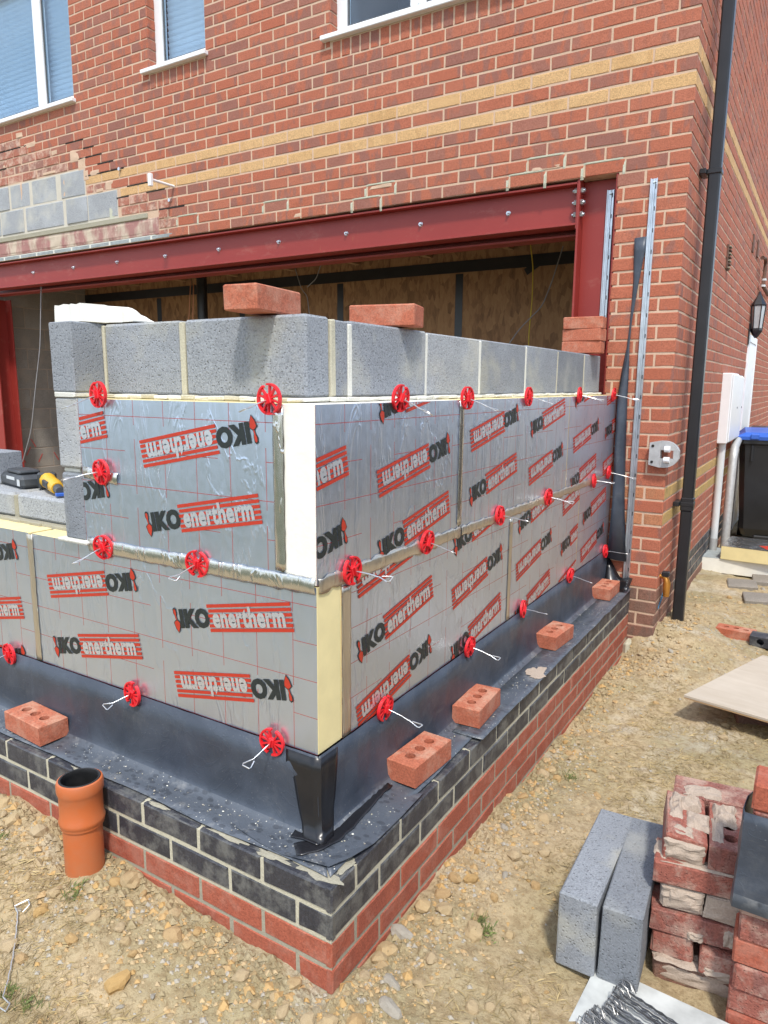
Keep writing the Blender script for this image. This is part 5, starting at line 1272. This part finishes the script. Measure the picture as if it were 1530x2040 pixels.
reclaimed('mortar-crusted brick end-on, left on top of the reclaimed stack', .672, yF2+.125, zb+5*H, 99, (.215, .1, .066), top=[(.06, .0, .035, .04, .03), (-.01, -.03, .04, .03, .018), (.02, .025, .05, .02, .02), (-.07, .01, .025, .03, .008)], end=[(0, -.004, .047, .028, .012)], tilt=(2, -1), jit=.005)
reclaimed('mortar-crusted brick with an open hole, right on top of the reclaimed stack', .782, yF2+.135, zb+5*H, 98, (.215, .1, .066), top=[(.045, .012, .05, .03, .024), (-.03, .03, .06, .015, .010)], hole=True)
reclaimed('lower brick standing behind the reclaimed stack under the mortar lumps', .728, yF2+.235, zb, 8, (.215, .1025, H*3-.002)); reclaimed('top red brick at the back of the reclaimed stack', .725, yF2+.30, zb+5*H, 8, top=[(-.03, -.02, .05, .03, .014)]); reclaimed('brick under the back of the reclaimed stack', .728, yF2+.29, zb+3*H, 8, (.215, .1025, 2*H-.003))
# right column, nearer, with black sheet wrapped over it
zc0 = -.375
for k in range(10):
    lay = ('lowest', 'second', 'third', 'fourth', 'fifth', 'sixth', 'seventh', 'eighth', 'ninth', 'topmost')[k]
    reclaimed(f'red brick of the column at the right edge, {lay} from the ground', .935+rnd.uniform(-.004, .005)+(.006 if k > 7 else 0), .545+rnd.uniform(-.004, .004), zc0+k*.0672, 2+rnd.uniform(-1.5, 1.5), (.215, .1025, .0665), m=('plinth_red', 'reclaim', 'reclaim')[k % 3], group='bricks in the column at the right edge', jit=.0015)
t = thing('membrane_sheet', 'black plastic sheet wrapped over the brick column at the right edge', 'membrane')
mb = MB(); V = []
for i in range(9):
    z = .225-.24*i/8
    for k, (x, y) in enumerate(((.835, .60), (.822, .56), (.818, .50), (.823, .483), (.90, .481), (1.0, .481))): V.append((x-.004*nz(i*.6, k)-.006*(i/8)*(k < 4), y-.004*abs(nz(i*.8, k, 3))-.008*(i > 5), z))
mb.add(V, [(i*6+k, i*6+k+1, i*6+k+7, i*6+k+6) for i in range(8) for k in range(5)], 'dpc'); o = mb.build('sheet', t, True); mod = o.modifiers.new('thick', 'SOLIDIFY'); mod.thickness = .0015; mod.offset = 0
# white board with a heap of wire ties
t = thing('insulation_offcut', 'white board offcut on the ground under the heap of wire ties', 'foam', (.515, .497, -.362), R(-3))
mb = MB(); mb.box((0, -.62, 0), (.52, 0, .030), 'foam_w', .002); mb.build('foam_core', t); mb = MB(); mb.box((.0005, -.6195, .0302), (.5195, -.0005, .0308), 'board_dirty'); mb.build('facing', t)
r3 = random.Random(11); protoT = None
for k in range(42):
    row = k % 3
    lab = ('crimped wire tie in the top bundle of the heap on the white board', 'crimped wire tie in the middle bundle of the heap on the white board', 'crimped wire tie in the near bundle of the heap on the white board')[row]
    if protoT is None:
        mb = MB(); P = [(.0, 0, 0), (-.012, .008, .010), (-.028, .004, .016), (-.026, -.012, .008), (-.008, -.010, .002)]
        x = .0
        while x < .30: x += .013; P.append((x, -.010+.0016*(-1)**int(x/.013), .002))
        P += [(.322, -.004, .004), (.317, .010, .01), (.30, .004, .008)]
        mb.tube(P, .0014, 'wire_dark', 5); o = protoT = mb.build('wire_tie', None, True)
    else: o = protoT.copy(); col.objects.link(o)
    bx, by = ((.628, .437), (.618, .385), (.585, .33))[row]; i = k//3
    o.location = (bx+r3.uniform(-.005, .005)-.002*i, by-.0042*i+r3.uniform(-.003, .003), -.3300+.0042*(i % 4)+.002+.006*(row == 0)); o.rotation_euler = (R(r3.uniform(-20, 20)), R(r3.uniform(-1, 3)), R(-14+r3.uniform(-3, 3)))
    tag(o, lab, 'wire tie', 'wire ties heaped on the white board')
# bent wire tie on the grass at lower left
P = [at(a, b, 2, -.332) for a, b in ((2, 2030), (14, 2040), (22, 2025), (8, 2008), (18, 1975), (28, 1935), (36, 1895), (40, 1868), (34, 1858), (62, 1850), (64, 1858), (50, 1868))]
mb = MB(); Q = []
for i in range(len(P)-1):
    for k in range(4): Q.append(P[i].lerp(P[i+1], k/4)+Vector((.0012*(-1)**k if 3 < i < 7 else 0, 0, 0)))
Q.append(P[-1])
mb.tube([(q.x, q.y, max(q.z, hgt(q.x, q.y)+.012)) for q in Q], .0019, 'wire', 6); tag(mb.build('wire_tie', None, True), 'single bent wire tie lying on the dry grass at the lower left', 'wire tie')

# ------------------------------------------------------------------ stones, gravel, straw, grass
def blocked(x, y, m=0.0):
    if x < m and y > -m and y < 3.03: return True
    if y > 3.0-m and x < X0+.01+m: return True
    if .40-m < x < .63+m and .42-m < y < .90+m: return True
    if .60-m < x and .46-m < y < .95+m: return True
    if x > .49-m and y < .52+m and y > -.2: return True
    if (x+.842)**2+(y+.0765)**2 < (.058+m)**2: return True
    return False
def stone_shape(r2, sub=1):
    bm = bmesh.new(); bmesh.ops.create_icosphere(bm, subdivisions=sub, radius=1.0)
    sx, sy, sz = r2.uniform(.75, 1.25), r2.uniform(.6, 1.0), r2.uniform(.5, .8); s0 = r2.random()*100
    for v in bm.verts:
        n_ = 1+.42*nz(v.co.x*1.1+s0, v.co.y*1.1, v.co.z*1.1)+.06*r2.uniform(-1, 1); v.co = Vector((v.co.x*sx, v.co.y*sy, v.co.z*sz))*n_*(1+.10*nz(v.co.x*4+s0, v.co.y*4, v.co.z*4))
    return bm
r4 = random.Random(3)
SM = []
for i in range(12):
    bm = stone_shape(r4, 2); m = bpy.data.meshes.new('stone'); bm.to_mesh(m); bm.free(); m.materials.append(MAT[('stone', 'stone', 'stone2', 'stone', 'stone', 'stone', 'stone', 'stone2', 'stone', 'stone3', 'stone', 'stone2')[i]]); SM.append(m)
def spot(r2):
    """where stones lie: along both plinth faces and round the house pier, fewer in the open"""
    q = r2.random()
    if q < .34: x = -1.55+1.6*r2.random(); y = -.02-.30*abs(r2.gauss(0, .6))-.015
    elif q < .60: y = -.15+1.9*r2.random()**1.3; x = .03+.16*abs(r2.gauss(0, .6))
    elif q < .72: x = -.1+.9*r2.random(); y = -.45+.5*r2.random()
    elif q < .84: x = .15+.7*r2.random(); y = 2.6+1.6*r2.random()
    elif r2.random() < .4: x = -1.4+2.3*r2.random(); y = -.6+3.6*r2.random()
    else: x = .05+.35*r2.random()**2; y = -.2+3.1*r2.random()
    return x, y
big = [(230, 1752, .021), (262, 1745, .030), (285, 1735, .018), (1750/2, 1750, .0), (845, 1805, .028), (880, 1780, .026), (905, 1752, .02), (940, 1752, .022), (770, 1890, .032), (800, 1860, .028), (740, 1905, .024), (585, 1955, .022), (480, 1945, .021), (350, 1820, .019), (395, 1855, .017), (250, 1872, .016), (265, 1902, .013), (610, 2035, .024), (510, 2000, .014), (545, 1985, .012), (570, 1995, .012), (1045, 1992, .012), (940, 2005, .018), (975, 2005, .014), (1440, 1472, .022), (1165, 1412, .013), (1155, 1430, .012), (30, 1670, .014), (55, 1745, .012), (95, 1705, .012), (1445, 1440, .02), (1462, 1452, .016), (1090, 1420, .013), (1520, 1175, .02), (1385, 1190, .016), (1410, 1195, .014), (1300, 1265, .02)]
cnt = 0; placed = []
for u_, v_, r in big:
    if r <= 0: continue
    p = at(u_, v_, 2, -.32); 
    for _ in range(3): p = at(u_, v_, 2, hgt(p.x, p.y)+r*.3)
    placed.append((p.x, p.y, r))
while len(placed) < 240:
    x, y = spot(r4); r = .007+(.024 if (-.2 < y < 1.6 and 0 < x < .25) or (y < 0 and x < 0) else .015)*r4.random()**2.2
    if blocked(x, y, r*.9) or any((x-a)**2+(y-b)**2 < (r+c)**2*1.0 for a, b, c in placed): continue
    u_, v_, z_ = px((x, y, hgt(x, y)))
    if z_ < .3 or not (-10 < u_ < 1540 and 0 < v_ < 2050): continue
    placed.append((x, y, r))
for x, y, r in placed:
    if blocked(x, y, r*.6): 
        if y < .3 and x < 0: y = -r
        elif x < .1 and y > 0 and y < 3: x = r*1.1
    o = bpy.data.objects.new('stone', SM[r4.randrange(12)]); col.objects.link(o); o.scale = (r*1.1, r*1.1, r); o.rotation_euler = (r4.uniform(-.4, .4), r4.uniform(-.4, .4), r4.uniform(0, 6.3)); o.location = (x, y, hgt(x, y)+det(x, y)+r*.15); o['tint'] = r4.random()
    tag(o, 'pale rubble stone lying loose on the sandy soil round the new walls', 'stone', 'rubble stones on the ground')
def gspot(r2):
    while True:
        x, y = spot(r2)
        if r2.random() < .12: x, y = -1.6+2.5*r2.random(), -.62+4.4*r2.random()**1.4
        if not blocked(x, y, .002): return x, y, hgt(x, y)+det(x, y)+.001
crumbs('gravel', None, 15000, gspot, .0014, .0110, ('stone', 'soil', 'stone2', 'stone3', 'soil'), 21)
def clod_spot(r2):
    while True:
        q = r2.random()
        if q < .45: x = -1.55+1.65*r2.random(); y = -.012-.11*abs(r2.gauss(0, .6))
        elif q < .8: y = -.05+2.9*r2.random()**1.2; x = .012+.09*abs(r2.gauss(0, .6))
        else: x = .03+.3*r2.random(); y = 2.6+1.0*r2.random()
        if not blocked(x, y, .004): return x, y, hgt(x, y)+det(x, y)+.002
crumbs('soil_clods', None, 3200, clod_spot, .003, .020, ('soil', 'soil', 'stone2', 'soil'), 77)
def blades(name, n, area, lmin, lmax, w, flat, m, seed):
    r2 = random.Random(seed); mb = MB(); k = 0
    while k < n:
        x, y = area(r2)
        if blocked(x, y, .004): continue
        k += 1
        z = hgt(x, y)+det(x, y)+.001; a = r2.uniform(0, 6.283); L = r2.uniform(lmin, lmax); el = r2.uniform(*flat)
        dx, dy, dz = math.cos(a)*math.cos(el)*L, math.sin(a)*math.cos(el)*L, math.sin(el)*L; px_, py_ = -math.sin(a)*w, math.cos(a)*w; b = r2.uniform(-.25, .25)*L
        mb.add([(x-px_, y-py_, z), (x+px_, y+py_, z), (x+dx*.5+px_+b*px_/w*.3, y+dy*.5+py_+b*py_/w*.3, z+dz*.65+.001), (x+dx, y+dy, z+dz*.9)], [(0, 1, 2), (0, 2, 3)], m)
    return tag(mb.build(name, recalc=False), kind='stuff')
def straw_area(r2):
    while True:
        if r2.random() < .55: x, y = -1.5+2.0*r2.random(), -.62+.5*r2.random()
        else: x, y = .1+.5*r2.random()+.35*r2.random(), -.2+2.8*r2.random()
        if nz(x*3, y*3, 11) > -.15: return x, y
blades('dry_grass', 15000, straw_area, .012, .045, .00045, (-.05, .35), 'straw', 31)
tufts = [at(a, b, 2, -.33) for a, b in ((968, 1865), (960, 1850), (20, 1990), (60, 2022), (1137, 1528), (1150, 1835), (0, 1740), (150, 1842))]
def tuft_area(r2):
    p = tufts[r2.randrange(len(tufts))]; return p.x+r2.gauss(0, .016), p.y+r2.gauss(0, .013)
blades('grass', 420, tuft_area, .010, .032, .0007, (.5, 1.4), 'grass', 41)

# ------------------------------------------------------------------ unseen fence added beyond the passage for the foil to mirror
t = thing('unseen_fence', 'unseen timber fence added beyond the passage for the foil to reflect', 'fence', (3.4, 0, -.4))
for k in range(8):
    mb = MB(); mb.box((-.05, -3.05+k*1.83, 0), (.05, -2.95+k*1.83, 1.9), 'fence', .004); mb.build('post', t)
for k in range(93):
    mb = MB(); mb.box((.052+.008*(k % 2), -3.0+k*.138, .05), (.066+.008*(k % 2), -2.868+k*.138+.012, 1.8), 'fence', .002); mb.build('plank', t)
